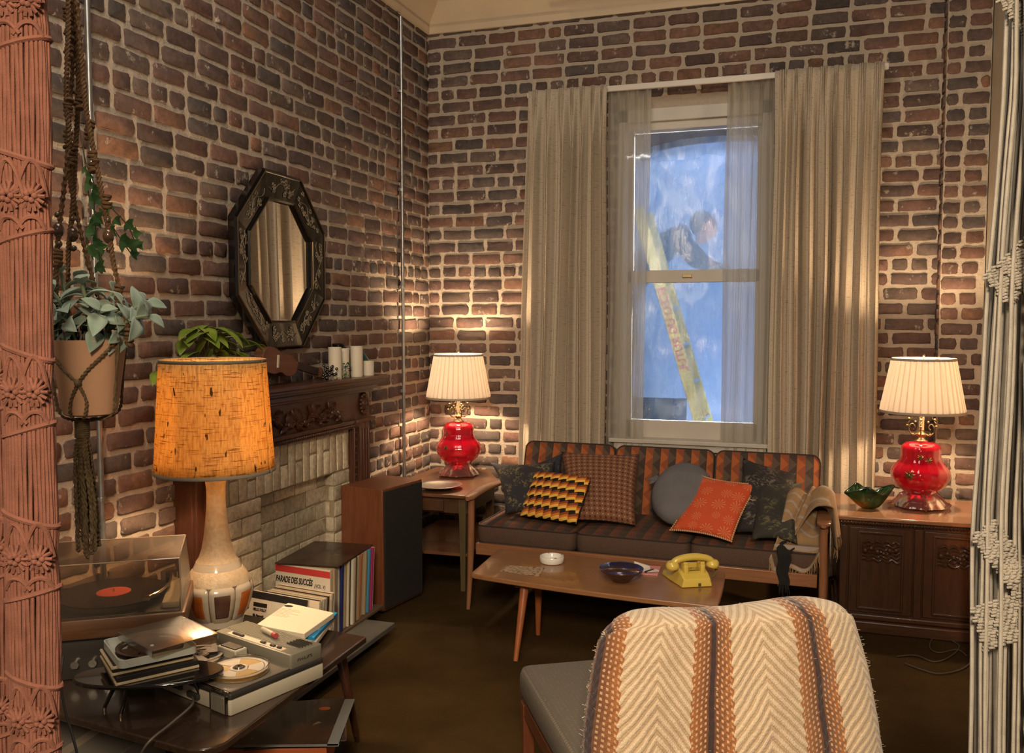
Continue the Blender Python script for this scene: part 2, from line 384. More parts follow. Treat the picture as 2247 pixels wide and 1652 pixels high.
# dark wall with an arched opening
xs = [cxA-1.6+3.2*i/64 for i in range(65)]
for i in range(64):
    a, b = xs[i], xs[i+1]; m_ = (a+b)/2
    z0 = arch(m_)-.02 if abs(m_-cxA) < .95 else 0
    za, zb = (arch(a)-.02, arch(b)-.02) if abs(m_-cxA) < .93 else (z0, z0)
    blk.add([(a,AY+.06,za),(b,AY+.06,zb),(b,AY+.06,4.4),(a,AY+.06,4.4),(a,AY+.1,za),(b,AY+.1,zb),(b,AY+.1,4.4),(a,AY+.1,4.4)], [(0,1,2,3),(7,6,5,4),(0,4,5,1)])
tag(blk.build('wall_studio', flat, smooth=False), kind='structure')
def film(name, alpha, tint):
    g = N(name); v = g.coord('Object', (1,1,.35)); tr = g.node('ShaderNodeBsdfTransparent'); tl = g.node('ShaderNodeBsdfTranslucent'); gl = g.node('ShaderNodeBsdfGlossy')
    gl.inputs['Roughness'].default_value = .18; tl.inputs[0].default_value = tint+(1,)
    f = g.noise(v, 9, 6, .7); bp = g.node('ShaderNodeBump'); bp.inputs['Strength'].default_value = .45; bp.inputs['Distance'].default_value = .02; g.link(f, bp.inputs['Height'])
    g.link(bp.outputs[0], gl.inputs['Normal']); g.link(bp.outputs[0], tl.inputs['Normal'])
    m1 = g.node('ShaderNodeMixShader'); g.link(g.ramp(f, [(.35, alpha*.75), (.6, alpha), (.72, min(1, alpha*1.7))]), m1.inputs[0]); g.link(tr.outputs[0], m1.inputs[1]); g.link(tl.outputs[0], m1.inputs[2])
    m2 = g.node('ShaderNodeMixShader'); m2.inputs[0].default_value = .07; g.link(m1.outputs[0], m2.inputs[1]); g.link(gl.outputs[0], m2.inputs[2]); g.link(m2.outputs[0], g.out.inputs[0]); return g.m
def crumple(x, z, s=9, a=.02): return a*(noise.noise(Vector((x*s, 3.1, z*s*.5)))+.5*noise.noise(Vector((x*s*2.7, 9.2, z*s))))
ps = thing('plastic_sheet', 'clear crumpled plastic film stretched over the arched opening outside the window', 'plastic sheet', (cxA, AY, 0))
mb = MB()
def pf(u, v):
    x = (u-.5)*1.94; zt = arch(cxA+x)-.085; return (x, crumple(x, v*zt), v*zt)
mb.grid(pf, 70, 60); mb.build('film', film('plastic_film', .38, (.62,.78,1)), ps)
mb = MB()
def rf(u, v):
    x = (u-.5)*1.98; z = arch(cxA+x); w = .13+.02*noise.noise(Vector((x*7, 0, 0))); return (x, -.02+1.5*crumple(x, z+v*.1, 14, .02), z-w*(1-v)+.0)
mb.grid(rf, 90, 6); mb.build('film_hem', film('plastic_film_folded', .62, (.8,.88,1)), ps)
MB().box((.42, -.01, 1.2), (.16, .006, 2.3)).build('side_fold', film('plastic_film_side', .45, (.8,.88,1)), ps)
sky = mat('blue_backdrop', (.34,.5,.86), .9, c2=(.42,.58,.9), ns=2)
tag(MB().grid(lambda u, v: (-4+6*u, 8.6, 4.5*v), 2, 2).build('cloth_backdrop', sky, smooth=False, solid=.01), 'pale blue studio backdrop hanging beyond the arched opening', 'backdrop')
area('backdrop_light', (-.35, 7.1, .30), (-.6, 8.6, 1.3), .5, 34, (.6,.78,1))
# ladder
ly = 6.7
pa, pb = at_y(1424, 540, ly), at_y(1535, 925, ly); dl = (pb-pa).normalized(); yel = mat('yellow_fibreglass', (.75,.6,.08), .4)
L0 = pa-dl*.3; L1 = L0+dl*((L0.z)/(-dl.z)); ln = (L1-L0).length
lad = thing('step_ladder', 'yellow fibreglass step ladder with red lettering standing outside the window', 'ladder', L1)
F1 = frame((0,0,0), -dl, (0,-1,0)) # x up the rail, y towards room
for k, y in enumerate((0, .42)): MB().box((ln/2, -y, 0), (ln, .028, .085)).build('rail', yel, lad, False, M=F1, bevel=.004)
alu = mat('aluminium', (.6,.6,.62), .35, 1)
for k in range(6): MB().box((.25+k*.29, -.21, 0), (.02, .40, .075)).build('tread', alu, lad, False, M=F1)
red = mat('red_print', (.6,.05,.05), .5)
text('ECEO UG RUTUL', .085, red, lad, F1 @ frame((ln-.62, .0148, .03), (-1,0,0), (0,0,-1)), sx=1.0, bold=.001)
# ============================================================ CURTAINS
def linen(name, c, c2, slub, uvs):
    n = N(name); v = n.coord('UV', uvs)
    f = n.noise(v, 1, 3, .6); sl = n.noise(n.coord('UV', (uvs[0]*.30, uvs[1]*2.4, 1), (3,5,0)), 1, 2, .5)
    c = n.mix(f, c, c2); c = n.mix(n.ramp(sl, [(.60, 0.0), (.68, .75)]), c, slub)
    n.set(Base_Color=c, Roughness=.9, Specular_IOR_Level=.1)
    tl = n.node('ShaderNodeBsdfTranslucent'); n.link(c, tl.inputs[0]); m = n.node('ShaderNodeMixShader'); m.inputs[0].default_value = .12
    n.link(n.b.outputs[0], m.inputs[1]); n.link(tl.outputs[0], m.inputs[2]); n.link(m.outputs[0], n.out.inputs[0])
    n.bump(n.noise(n.coord('UV', (uvs[0]*3, uvs[1]*4, 1)), 1, 2), .25, .003); return n.m
lin = linen('linen', (.50,.42,.32), (.62,.53,.41), (.27,.19,.125), (60, 260, 1))
def curtain(name, x0, x1, b0, b1, zt, zb, y, folds, amp, m, label, seed, nu=220, head=.11, cat='curtain', solid=.0018, pinch=3):
    rnd = random.Random(seed); ph = [rnd.uniform(0, 6.3) for _ in range(6)]
    wid = [rnd.uniform(.7, 1.3) for _ in range(folds)]; sw = sum(wid); acc = [0]
    for w in wid: acc.append(acc[-1]+w/sw)
    def fn(u, v):       # v 0 bottom 1 top
        i = 0
        while i < folds-1 and acc[i+1] < u: i += 1
        t = (u-acc[i])/(acc[i+1]-acc[i])
        z = zb+(zt-zb)*v; d = zt-z; xx0 = x0+(b0-x0)*(1-v); xx1 = x1+(b1-x1)*(1-v)
        k = min(1, max(0, (d-head*.5)/.35)); s = math.sin(2*pi*t)
        # body folds: rounded ridges; heading: narrow pinch pleats
        body = amp*(math.copysign(abs(s)**.75, s)*(.75+.25*math.sin(ph[i%6]+d*1.1)) + .25*math.sin(4*pi*t+ph[(i+1)%6]))
        pin = 0
        if abs(t-.5) < .22: pin = -.022*abs(math.sin(pinch*pi*(t-.28)/.44))
        yy = body*k + pin*(1-k)*1.0 + .006*math.sin(2*pi*t)*(1-k)
        x = xx0+(xx1-xx0)*(u+.35/folds*.5*math.sin(4*pi*t)*k*.5/1.5) + .006*math.sin(d*2.1+ph[2]+u*9)*k
        if d < head: x += 0; yy *= 1
        return (x, y+yy*(1 if d > .004 else .9), z)
    mb = MB(); mb.grid(fn, nu, 60, us=(x1-x0)*2/.6, vs_=1)
    return mb
rail_w = mat('white_enamel', (.62,.56,.48), .4)
cr = thing('curtain_rail', 'long white curtain rail fixed to the brick above the window', 'curtain rail', (-.66, 5.5, 2.95))
MB().box((0, -.02, 0), (2.10, .02, .035)).build('track', rail_w, cr, False, bevel=.003)
for x in (-.9, 0, .9): MB().box((x, .035, -.005), (.03, .1, .03)).build('bracket', rail_w, cr, False, bevel=.002)
def cur(name, args, m, label, loc, **kw):
    mb = curtain(name, *args[:6], loc[1], *args[6:], m, label, **kw)
    mb.v = [(a-loc[0], b-loc[1], c-loc[2]) for a, b, c in mb.v]
    o = mb.build('linen_curtain' if name == 'c' else 'sheer_curtain', m, None, angle=80, solid=.0016 if name == 'c' else 0); o.location = loc
    return tag(o, label, 'curtain')
cur('c', (-1.69, -1.193, -1.78, -1.19, 2.965, .08, 7, .046), lin, 'oatmeal slubbed linen curtain hanging left of the window', (-1.45, 5.435, .08), seed=4)
cur('c', (-.215, .365, -.215, .365, 2.965, .06, 8, .046), lin, 'oatmeal slubbed linen curtain hanging right of the window beside the cabinet', (.07, 5.435, .06), seed=9)
g = N('sheer_voile'); tr = g.node('ShaderNodeBsdfTransparent'); tl = g.node('ShaderNodeBsdfTranslucent'); df = g.node('ShaderNodeBsdfDiffuse')
tl.inputs[0].default_value = (.86,.84,.76,1); df.inputs[0].default_value = (.62,.58,.5,1)
m1 = g.node('ShaderNodeMixShader'); m1.inputs[0].default_value = .5; g.link(df.outputs[0], m1.inputs[1]); g.link(tl.outputs[0], m1.inputs[2])
lw = g.node('ShaderNodeLayerWeight'); lw.inputs[0].default_value = .35
m2 = g.node('ShaderNodeMixShader'); g.link(g.math('ADD', g.math('MULTIPLY', lw.outputs[1], .30), .60), m2.inputs[0]); g.link(tr.outputs[0], m2.inputs[1]); g.link(m1.outputs[0], m2.inputs[2]); g.link(m2.outputs[0], g.out.inputs[0])
sheer = g.m
cur('s', (-1.20, -.935, -1.20, -.976, 2.95, .12, 5, .016), sheer, 'white sheer curtain over the left edge of the window', (-1.07, 5.515, .12), seed=5, nu=120)
cur('s', (-.483, -.215, -.507, -.225, 2.95, .12, 5, .016), sheer, 'white sheer curtain over the right edge of the window', (-.35, 5.515, .12), seed=6, nu=120)
# ============================================================ PIPES
steel = mat('galvanised_steel', (.42,.43,.43), .35, .9, c2=(.34,.34,.33), ns=30)
for (x, y, z0, z1, lab, clips) in ((WX+.03, 5.13, 0, 3.40, 'thin galvanised conduit running up the left wall near the corner', (.5,1.1,1.75,2.35,2.95)),
                              (WX+.03, 2.579, .0, 3.40, 'thin galvanised conduit running up the wall behind the hanging plant', (.9,1.9,2.8))):
    p = thing('conduit_pipe', lab, 'pipe', (x, y, 0))
    MB().rod((0,0,z0), (0,0,z1), .0105, 14).build('tube', steel, p)
    for z in clips:
        MB().box((-.01,0,z), (.016,.05,.018)).rod((0,0,z-.009),(0,0,z+.009),.0135,14).build('clip', steel, p, bevel=.001)
# ============================================================ FIREPLACE
mah = wood('dark_mahogany', (.05,.018,.010), (.10,.036,.018), (14,1.2,14), .38, coat=.15)
mahv = wood('dark_mahogany_upright', (.05,.018,.010), (.10,.036,.018), (14,14,1.2), .38, coat=.15)
fp = thing('fireplace_mantel', 'dark carved mahogany mantelpiece with fluted uprights around a painted brick fireplace', 'fireplace', (WX, 3.75, 0))
Mf = T(-WX, -3.75, 0)      # world -> local
def wx(mb): mb.v = [(a-WX, b-3.75, c) for a, b, c in mb.v]; return mb
def slab(mb, x1, y0, y1, z0, z1): return mb.box(((WX+.0+x1)/2, (y0+y1)/2, (z0+z1)/2), (x1-WX, y1-y0, z1-z0))
m = MB(); slab(m, -2.24, 2.93, 4.566, 1.222, 1.24); slab(m, -2.25, 2.94, 4.556, 1.206, 1.224); slab(m, -2.275, 2.955, 4.54, 1.192, 1.208)
wx(m).build('mantel_shelf', mah, fp, bevel=.005)
m = MB(); slab(m, -2.295, 2.965, 4.535, 1.165, 1.193); slab(m, -2.315, 2.975, 4.53, 1.150, 1.168)
wx(m).build('cornice', mah, fp, bevel=.006)
m = MB(); slab(m, -2.35, 3.2, 4.33, .985, 1.15); wx(m).build('frieze_board', mah, fp, smooth=False)
m = MB(); slab(m, -2.325, 3.2, 4.335, .985, 1.003); slab(m, -2.335, 3.21, 4.33, .958, .988)
for i in range(66): m.ell((-2.334, 3.235+i*.0168, .972), (.008,.006,.010), nu=6, nv=4)
wx(m).build('bead_moulding', mah, fp, bevel=.003)
for y0, y1, s in ((4.33, 4.545, 1), (2.997, 3.21, -1)):
    m = MB(); slab(m, -2.352, y0, y1, .0, 1.15)
    up = wx(m).build('upright', mahv, fp, smooth=False, bevel=.004)
    m = MB(); slab(m, -2.318, y0+.0, y1+.01, .985, 1.003); slab(m, -2.33, y0, y1+.0, .0, .12)
    yc = y0+.045 if s > 0 else y1-.045
    for k in range(4): slab(m, -2.338, y0+.085+k*.03, y0+.1+k*.03, .16, .94)
    for k in range(40):       # leafy strip beside the opening
        m.ell((-2.349, yc-.012+(.012 if k%2 else -.008), .17+k*.0195), (.007,.011,.010), RZ(0), 6, 4)
    slab(m, -2.335, y0+.004, y0+.014, .13, .96); slab(m, -2.335, y0+.07, y0+.078, .13, .96)
    wx(m).build('fluting', mahv, up, bevel=.002)
    m = MB(); yy = (y0+y1)/2+.03
    for k in range(14):
        a = 2*pi*k/14; m.ell((-2.345, yy+.034*math.cos(a), 1.08+.052*math.sin(a)), (.01,.011,.013), nu=8, nv=6)
    m.ell((-2.348, yy, 1.08), (.018,.024,.038))
    for k in range(7): m.ell((-2.336, yy+.01*math.cos(k), 1.055+k*.009), (.008,.008,.006), nu=8, nv=6)
    wx(m).build('rosette', mahv, up)
rn = random.Random(5); m = MB()
def leafrel(y, z, a, l, w):
    M = T(-2.348, y, z) @ RX(a)
    m.grid(lambda u, v: ((.016*math.sin(pi*v)**.7*(1-abs(2*u-1)**1.5)+.003), (u-.5)*2*w*math.sin(pi*min(1, v*1.05))**.8, l*v), 6, 6, M)
for sgn in (1, -1):
    for (dy, z0, n_, l) in ((.07,1.04,9,.07),(.17,1.065,10,.075),(.25,1.04,8,.06),(.34,1.06,10,.07),(.42,1.03,7,.045)):
        for k in range(n_):
            leafrel(3.765+sgn*dy, z0, rn.uniform(-2.2, 2.2)*.9, l*rn.uniform(.6, 1.1), l*.26)
        m.ell((-2.34, 3.765+sgn*dy, z0+.005), (.018,.017,.02), nu=10, nv=8)
        for k in range(3): m.ell((-2.338, 3.765+sgn*(dy+rn.uniform(-.03,.03)), z0+rn.uniform(-.02,.03)), (.011,.01,.01), nu=8, nv=6)
for k in range(10): leafrel(3.765, 1.05, (k-5)*.45, .075, .02)
wx(m).build('carved_flowers', mah, fp)
WB = (.47,.40,.27); wbm = brick_mat('painted_white_brick', .9, WB, .55, .15, .0); wmo = mortar_mat('painted_mortar', (.38,.31,.2), .5)
palw = [((.66,.575,.41),3),((.60,.52,.37),2),((.70,.61,.44),2)]
def wb(name, M, L, z0, z1, c, bl, hd=lambda r: False, mj=.008, seed=1, par=None, H=.005):
    mb, cl = brick_mesh(name, M, L, z0, z1, None, course=c, bl=bl, mj=mj, pal=palw, header=hd, rad=.006, jit=.0012, H=H, seed=seed)
    mb.v = [(a-WX, b-3.75, cc) for a, b, cc in mb.v]; return brick_build(name, mb, cl, [wbm, wmo], par)
def ML(x, y0): return Matrix(((0,0,1,x),(1,0,0,y0),(0,1,0,0),(0,0,0,1)))
# painted brick facing: soldier course (drawn sideways), jambs, back and returns
Msol = Matrix(((0,0,1,-2.372),(0,1,0,3.20),(1,0,0,.738),(0,0,0,1)))
wb('soldier_course', Msol, .225, 0, 1.14, .0665, .24, seed=31, par=fp)
wb('left_jamb', ML(-2.372, 3.205), .30, 0, .738, .0835, .31, seed=32, par=fp)
wb('right_jamb', ML(-2.372, 4.169), .20, 0, .738, .0835, .21, seed=33, par=fp)
wb('firebox_back', ML(-2.424, 3.5), .68, 0, .74, .0835, .2, mj=.006, seed=34, par=fp, H=.003)
Mret = Matrix(((-1,0,0,-2.37),(0,0,-1,4.169),(0,1,0,0),(0,0,0,1)))
wb('firebox_return', Mret, .065, 0, .738, .0835, .08, seed=35, par=fp)
# hearth slab
tag(MB().box((0,-.04,.067), (.47, .92, .026)).box((-.04,-.04,.027),(.36,.82,.054)).build('hearth_slab', mat('grey_slate', (.085,.08,.065), .45, c2=(.13,.12,.10), ns=6, bs=.2), loc=(-2.115, 3.46, 0), bevel=.004), 'grey slate hearth slab in front of the fireplace under the records', 'hearth')
# ============================================================ MIRROR
mc = Vector((WX+.012, 3.746, 1.822)); R1, R2 = .45, .302
mir = thing('octagonal_mirror', 'octagonal wall mirror in a black lacquer frame with pale blossom inlay', 'mirror', mc+Vector((.016,0,0)), .05)
lac = mat('black_lacquer', (.008,.006,.006), .12, Coat_Weight=.6, Coat_Roughness=.03)
gold = mat('dull_gold_line', (.16,.11,.05), .4, .6)
def oc(r, k): a = pi/8+k*pi/4; return (r*math.cos(a), r*math.sin(a))
def tilted(r, x): return [(x, *oc(r, k)) for k in range(8)]
def ring(m, prs, seg=8):
    n = len(prs); vs = [p for r, x in prs for p in tilted(r, x)]
    m.add(vs, [(j*8+k, j*8+(k+1)%8, ((j+1)%n)*8+(k+1)%8, ((j+1)%n)*8+k) for j in range(n) for k in range(8)])
m = MB(); ring(m, [(R1, .0), (R1, .032), (R1-.012, .040), (R1-.018, .034), (R1-.018, .0)]); ring(m, [(R2+.018, .0), (R2+.018, .018), (R2+.010, .030), (R2, .026), (R2-.004, .012), (R2-.004, 0)])
fo = m.build('frame', lac, mir, smooth=False)
m = MB(); ring(m, [(R1-.0145, .038), (R1-.011, .0405), (R1-.0145, .043)]); ring(m, [(R2+.0085, .030), (R2+.012, .0325), (R2+.0085, .035)]); m.build('gilt_line', gold, fo, smooth=False)
pearl = mat('pearl_inlay', (.36,.30,.2), .45, c2=(.2,.16,.1), ns=60)
for k in range(8):
    a = (*oc(R1-.016, k),); b = (*oc(R1-.016, k+1),); c = (*oc(R2+.016, k+1),); d = (*oc(R2+.016, k),)
    q = MB().add([(.034,*a),(.034,*b),(.021,*c),(.021,*d),(.006,*a),(.006,*b),(.006,*c),(.006,*d)], [(0,1,2,3),(4,7,6,5),(0,4,5,1),(2,6,7,3),(1,5,6,2),(0,3,7,4)]).build('panel', lac, mir, smooth=False)
    q.data.update()
    mm = MB(); am = pi/8+k*pi/4+pi/8; rm = (R1+R2)/2*math.cos(pi/8)
    ex = Vector((0, -math.sin(am), math.cos(am))); er = Vector((.013*-1, math.cos(am)*.12, math.sin(am)*.12)); er = Vector((.09, math.cos(am), math.sin(am))).normalized()
    nn = Vector((1, -.09*math.cos(am), -.09*math.sin(am))).normalized(); o = Vector((.0285, rm*math.cos(am), rm*math.sin(am)))
    for c_ in range(15):
        cx_, cy_ = rn.uniform(-.115, .115), rn.uniform(-.032, .034)
        for p_ in range(5):
            an = p_*2*pi/5+rn.random(); l = rn.uniform(.008, .014)
            ct = o+ex*(cx_+math.cos(an)*l*.8)+er*(cy_+math.sin(an)*l*.8)
            pts = [ct+(ex*math.cos(t_)*(l*.55)+er*math.sin(t_)*(l*.38)) for t_ in [2*pi*i/8 for i in range(8)]]
            pts = [p-nn*0+nn*.0012 for p in pts]; mm.add(pts, [tuple(range(8))])
    pth = [o+ex*x_+er*(.02*math.sin(x_*40+k))+nn*.001 for x_ in [(-.12+.24*i/12) for i in range(13)]]
    mm.tube(pth, .0011, 4); mm.build('blossom_inlay', pearl, q, smooth=False, solid=.0004)
m = MB(); m.add(tilted(R2, .012), [tuple(range(8))]); m.add(tilted(R2-.0, .008), [tuple(range(7,-1,-1))])
m.build('mirror_glass', mat('silvered_glass', (.86,.85,.82), .015, 1), mir, smooth=False)
# ============================================================ ON THE MANTEL
wax = mat('candle_wax', (.74,.66,.52), .5, Subsurface_Weight=.3, Subsurface_Radius=(.02,.012,.006), Subsurface_Scale=.3)
soot = mat('burnt_wick', (.02,.015,.01), .9)
ZS = 1.2405
for (y, x, r, h, lab) in ((4.098,-2.315,.034,.165,'tall white pillar candle with a ragged rim, nearest the ukulele'), (4.235,-2.345,.034,.155,'white pillar candle standing behind the middle of the mantel group'),
                        (4.33,-2.315,.034,.163,'white pillar candle between the rear candle and the short one'), (4.44,-2.305,.034,.078,'short stubby white candle at the right end of the mantel')):
    c = thing('pillar_candle', lab, 'candle', (x, y, ZS))
    def rag(a, t, y=y): return 1+(.05*math.sin(3*a+y*9)+.04*math.sin(7*a))*max(0, t-.6)*1.3
    pr = [(r*.98,0),(r,.004),(r,h*.6),(r,h*.9),(r*1.02,h),(r*.9,h+.001),(r*.82,h-.012),(.001,h-.014)]
    MB().lathe(pr, 28, f=rag).build('wax', wax, c); MB().rod((0,0,h-.016),(.002,0,h+.002),.0014,6).build('wick', soot, c)
teal = mat('teal_glaze', (.005,.10,.10), .18, c2=(.01,.045,.05), ns=10, Coat_Weight=.5)
v_ = thing('teal_vase', 'round teal glazed bottle vase lying behind the candles', 'vase', (-2.385, 4.50, ZS))
MB().lathe([(.03,0),(.052,.01),(.058,.045),(.052,.085),(.03,.115),(.014,.13),(.012,.15),(.017,.16),(.012,.158),(.006,.15)], 28).build('body', teal, v_)
j = thing('dark_lidded_jar', 'small dark glass jar with a flared lid behind the two middle candles', 'jar', (-2.39, 4.27, ZS))
dg = mat('dark_glass', (.012,.012,.012), .1, Coat_Weight=.5)
MB().lathe([(.04,0),(.045,.01),(.045,.13),(.03,.15)], 24).build('body', dg, j); MB().lathe([(.05,.15),(.052,.158),(.03,.165),(.036,.172),(.03,.18),(.001,.182)], 24).build('lid', dg, j)
uk = thing('ukulele', 'small brown wooden ukulele leaning on the wall behind the lamp shade', 'ukulele', (-2.37, 3.72, ZS+.10))
ukw = wood('ukulele_wood', (.13,.045,.018), (.19,.07,.03), (8,1,8), .5); U = RX(-.22)
def uo(t):   # body outline in the y-z plane
    a = 2*pi*t; y = .15*math.cos(a); w = .072+.012*math.cos(2*a)-.018*math.cos(a)-.014*math.cos(a*3)*.3; return (y-.02, w*math.sin(a)*(1-.30*math.exp(-((y-.012)/.035)**2)))
pts = [uo(i/40) for i in range(40)]
MB().add([(-.02,a,b) for a, b in pts]+[(.03,a,b) for a, b in pts], [tuple(range(39,-1,-1)), tuple(range(40,80))]+[(i,(i+1)%40,40+(i+1)%40,40+i) for i in range(40)], T(0,-.06,0) @ U).build('body', ukw, uk, bevel=.003, angle=30)
MB().box((.022,.155,0), (.018,.2,.036), T(0,0,0) @ U).box((.02,.275,0), (.014,.06,.05), U).build('neck', ukw, uk, bevel=.003)
MB().box((.034,.155,0), (.004,.19,.036), U).build('fretboard', mat('dark_rosewood', (.03,.015,.01), .5), uk, bevel=.001)
MB().box((.033,-.11,0), (.006,.012,.06), U @ RX(.1)).build('bridge', mat('bone', (.6,.52,.4), .5), uk, bevel=.001)
pb = thing('beaded_ornament', 'cluster of dark beads and white shells beside the ukulele neck', 'ornament', (-2.30, 4.02, ZS))
m = MB()
for k in range(26): m.ell((rn.uniform(-.03,.03), rn.uniform(-.035,.035), rn.uniform(.008,.075)), (.008,.008,.008), nu=8, nv=6)
m.build('beads', mat('jet_bead', (.02,.015,.012), .2), pb); MB().ell((.035,-.01,.012),(.011,.011,.011)).ell((.038,.02,.008),(.008,.008,.008)).build('shells', pearl, pb)
leafg = lambda nm, a, b: mat(nm, a, .45, c2=b, ns=12, Subsurface_Weight=.0)
def leaf(mb, base, d, up, L, Wd, curl=.25, heart=0.0, fold=.15, n=6):
    d = Vector(d).normalized(); s = d.cross(Vector(up)); s = s.normalized() if s.length > 1e-4 else Vector((1,0,0)); nn = s.cross(d)
    def fn(u, v):
        w = math.sin(pi*min(1, v**(.75 if heart else .9)))**(.75 if heart else .9)*Wd*(1 if not heart else (1.0-.3*v)); x = (2*u-1)*w
        back = -heart*L*abs(2*u-1)*(1-v)**3*.6
        return Vector(base)+s*x+d*(v*L*(1-curl*.25*v)+back)+nn*(-curl*L*v*v+abs(x)*fold)
    mb.grid(fn, 4, n)
iv = thing('ivy_sprig', 'small green ivy sprig lying between the pillar candles', 'plant', (-2.30, 4.165, ZS))
m = MB(); m.tube(smooth_path([(0,0,.002),(.01,.0,.03),(.0,.01,.06),(.01,.02,.085)]), .002, 5)
for k in range(16): leaf(m, (rn.uniform(-.01,.02), rn.uniform(-.03,.03), rn.uniform(.01,.09)), (rn.uniform(-.2,1), rn.uniform(-1,1), rn.uniform(-.4,.6)), (0,0,1), .022, .010, .4, .3)
m.build('leaves', leafg('ivy_green', (.03,.08,.015), (.07,.14,.04)), iv)
# pothos in a pot, mostly hidden by the big lamp shade
po = thing('pothos_plant', 'bright green heart-leaved pothos standing on the mantel behind the burlap lamp shade', 'plant', (-2.34, 3.09, ZS))
MB().lathe([(.05,0),(.065,.1),(.07,.105),(.07,.12),(.06,.12),(.055,.1),(.001,.1)], 28).build('pot', mat('brown_pot', (.12,.06,.03), .4), po)
m = MB(); ms = MB()
for k in range(38):
    a = rn.uniform(0, 2*pi); r = rn.uniform(.06, .22); h = rn.uniform(.14, .285)-(.12 if r > .14 and rn.random() < .5 else 0)
    tip = Vector((abs(math.cos(a))*r*.6-.02, math.sin(a)*r*1.25, h)); ms.tube(smooth_path([(0,0,.1), (tip.x*.4, tip.y*.4, h*.9), tip], 5), .0022, 5)
    leaf(m, tip, (math.cos(a)*.5+.4, math.sin(a), rn.uniform(-.5,.25)), (0,0,1), rn.uniform(.085,.12), rn.uniform(.03,.042), .35, .5, .22)
for k in range(5): leaf(m, (.03, .17+k*.02, .07-k*.03), (.6, .5, -.4), (0,0,1), .08, .03, .3, .5, .2)
m.build('foliage', leafg('pothos_green', (.15,.23,.018), (.27,.35,.05)), po, solid=.0008); ms.build('stems', leafg('stem_green', (.14,.18,.04), (.1,.13,.03)), po)
# ============================================================ SPEAKER
sp = thing('floor_speaker', 'tall teak floor speaker with a black cloth grille beside the fireplace', 'speaker', (-2.06, 4.375, 0))
g_ = Vector((.16,.987,0)).normalized(); s_ = Vector((-.987,.16,0)); Ms = frame((0,0,0), g_, s_)   # x along grille face, y into the cabinet
teak = wood('teak_veneer', (.15,.046,.018), (.22,.075,.03), (10,10,1.0), .35, coat=.1)
MB().box((0,.145,.335), (.375,.27,.65)).build('cabinet', teak, sp, M=Ms, bevel=.003)
gc = N('black_grille_cloth'); v = gc.coord('Object', (400,400,400)); gc.set(Base_Color=(.014,.011,.009), Roughness=.95); gc.bump(gc.noise(v, 1, 1), .6, .002)
MB().box((0,.006,.335), (.352,.012,.625)).build('grille', gc.m, sp, M=Ms, bevel=.003)
# ============================================================ END TABLE
walnut = wood('walnut_top', (.12,.052,.024), (.19,.085,.04), (1.5,12,12), .32, coat=.25)
wdark = wood('walnut_frame', (.06,.028,.014), (.10,.045,.02), (12,12,1.5), .4)
et = thing('side_table', 'dark walnut side table with a drawer and lower shelf in the corner by the speaker', 'side table', (-2.05, 5.05, 0))
poly = [(-2.36,4.64),(-1.785,4.655),(-1.785,5.15),(-1.99,5.52),(-2.36,5.52)]; poly = [(a+2.05, b-5.05) for a, b in poly]
MB().prism(poly, .54, .56).build('table_top', walnut, et, smooth=False, bevel=.004)
ins = [(a*.88, b*.93) for a, b in poly]
MB().prism(ins, .45, .54).build('apron', wdark, et, smooth=False, bevel=.002)
MB().prism([(a*.86,b*.9) for a, b in poly], .20, .218).build('shelf', walnut, et, smooth=False, bevel=.002)
dr = MB().box((-.05,-.392,.495), (.30,.012,.066)).build('drawer', wdark, et, smooth=False, bevel=.003)
MB().ell((-.05,-.41,.495), (.011,.013,.011)).rod((-.05,-.40,.495),(-.05,-.39,.495),.005).build('knob', mat('aged_brass', (.30,.22,.12), .3, 1), dr)
for x, y in ((.205,-.35),(-.25,-.35),(.205,.10),(-.25,.42),(-.03,.42)):
    MB().box((x,y,.27), (.044,.044,.54), taper=.6).build('leg', wood('leg_paint', (.075,.055,.022), (.11,.08,.035), (12,12,1.5), .45) if x > .2 and y < 0 else wdark, et, smooth=False, bevel=.002)
pew = mat('pewter', (.30,.27,.24), .28, .9)
pl = thing('pewter_plate', 'wide pewter dish near the front edge of the corner side table', 'plate', (-2.04, 4.80, .5605))
MB().lathe([(.06,0),(.075,.003),(.115,.018),(.138,.024),(.14,.027),(.136,.028),(.112,.022),(.074,.009),(.001,.006)], 48).build('dish', pew, pl)
# ============================================================ PLEATED LAMPS WITH RED GLASS
rg = N('red_glass'); v = rg.coord('Object', (1,1,1)); rg.set(Base_Color=(.74,.010,.034), Roughness=.06, Transmission_Weight=.55, IOR=1.3, Coat_Weight=1.0, Coat_Roughness=.04, Subsurface_Weight=.0)
clr = N('smoky_red_clear_glass'); clr.set(Base_Color=(.62,.30,.26), Roughness=.04, Transmission_Weight=.85, IOR=1.45)
brass = mat('antique_brass', (.42,.34,.2), .28, 1, c2=(.25,.19,.1), ns=60)
def shade_mat(name, c, tr=.62, extra=None):
    g = N(name); v = g.coord('Object'); tl = g.node('ShaderNodeBsdfTranslucent'); df = g.node('ShaderNodeBsdfDiffuse'); col = extra(g) if extra else c+(1,)
    g.val(tl.inputs[0], col); g.val(df.inputs[0], col); m = g.node('ShaderNodeMixShader'); m.inputs[0].default_value = tr
    g.link(df.outputs[0], m.inputs[1]); g.link(tl.outputs[0], m.inputs[2]); g.link(m.outputs[0], g.out.inputs[0]); return g.m
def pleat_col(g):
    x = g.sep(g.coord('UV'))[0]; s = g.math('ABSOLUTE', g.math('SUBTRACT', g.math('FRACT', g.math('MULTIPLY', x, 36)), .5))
    return g.mix(g.ramp(s, [(.33, 0.0), (.46, 1.0)]), (.84,.79,.72), (.62,.53,.42))
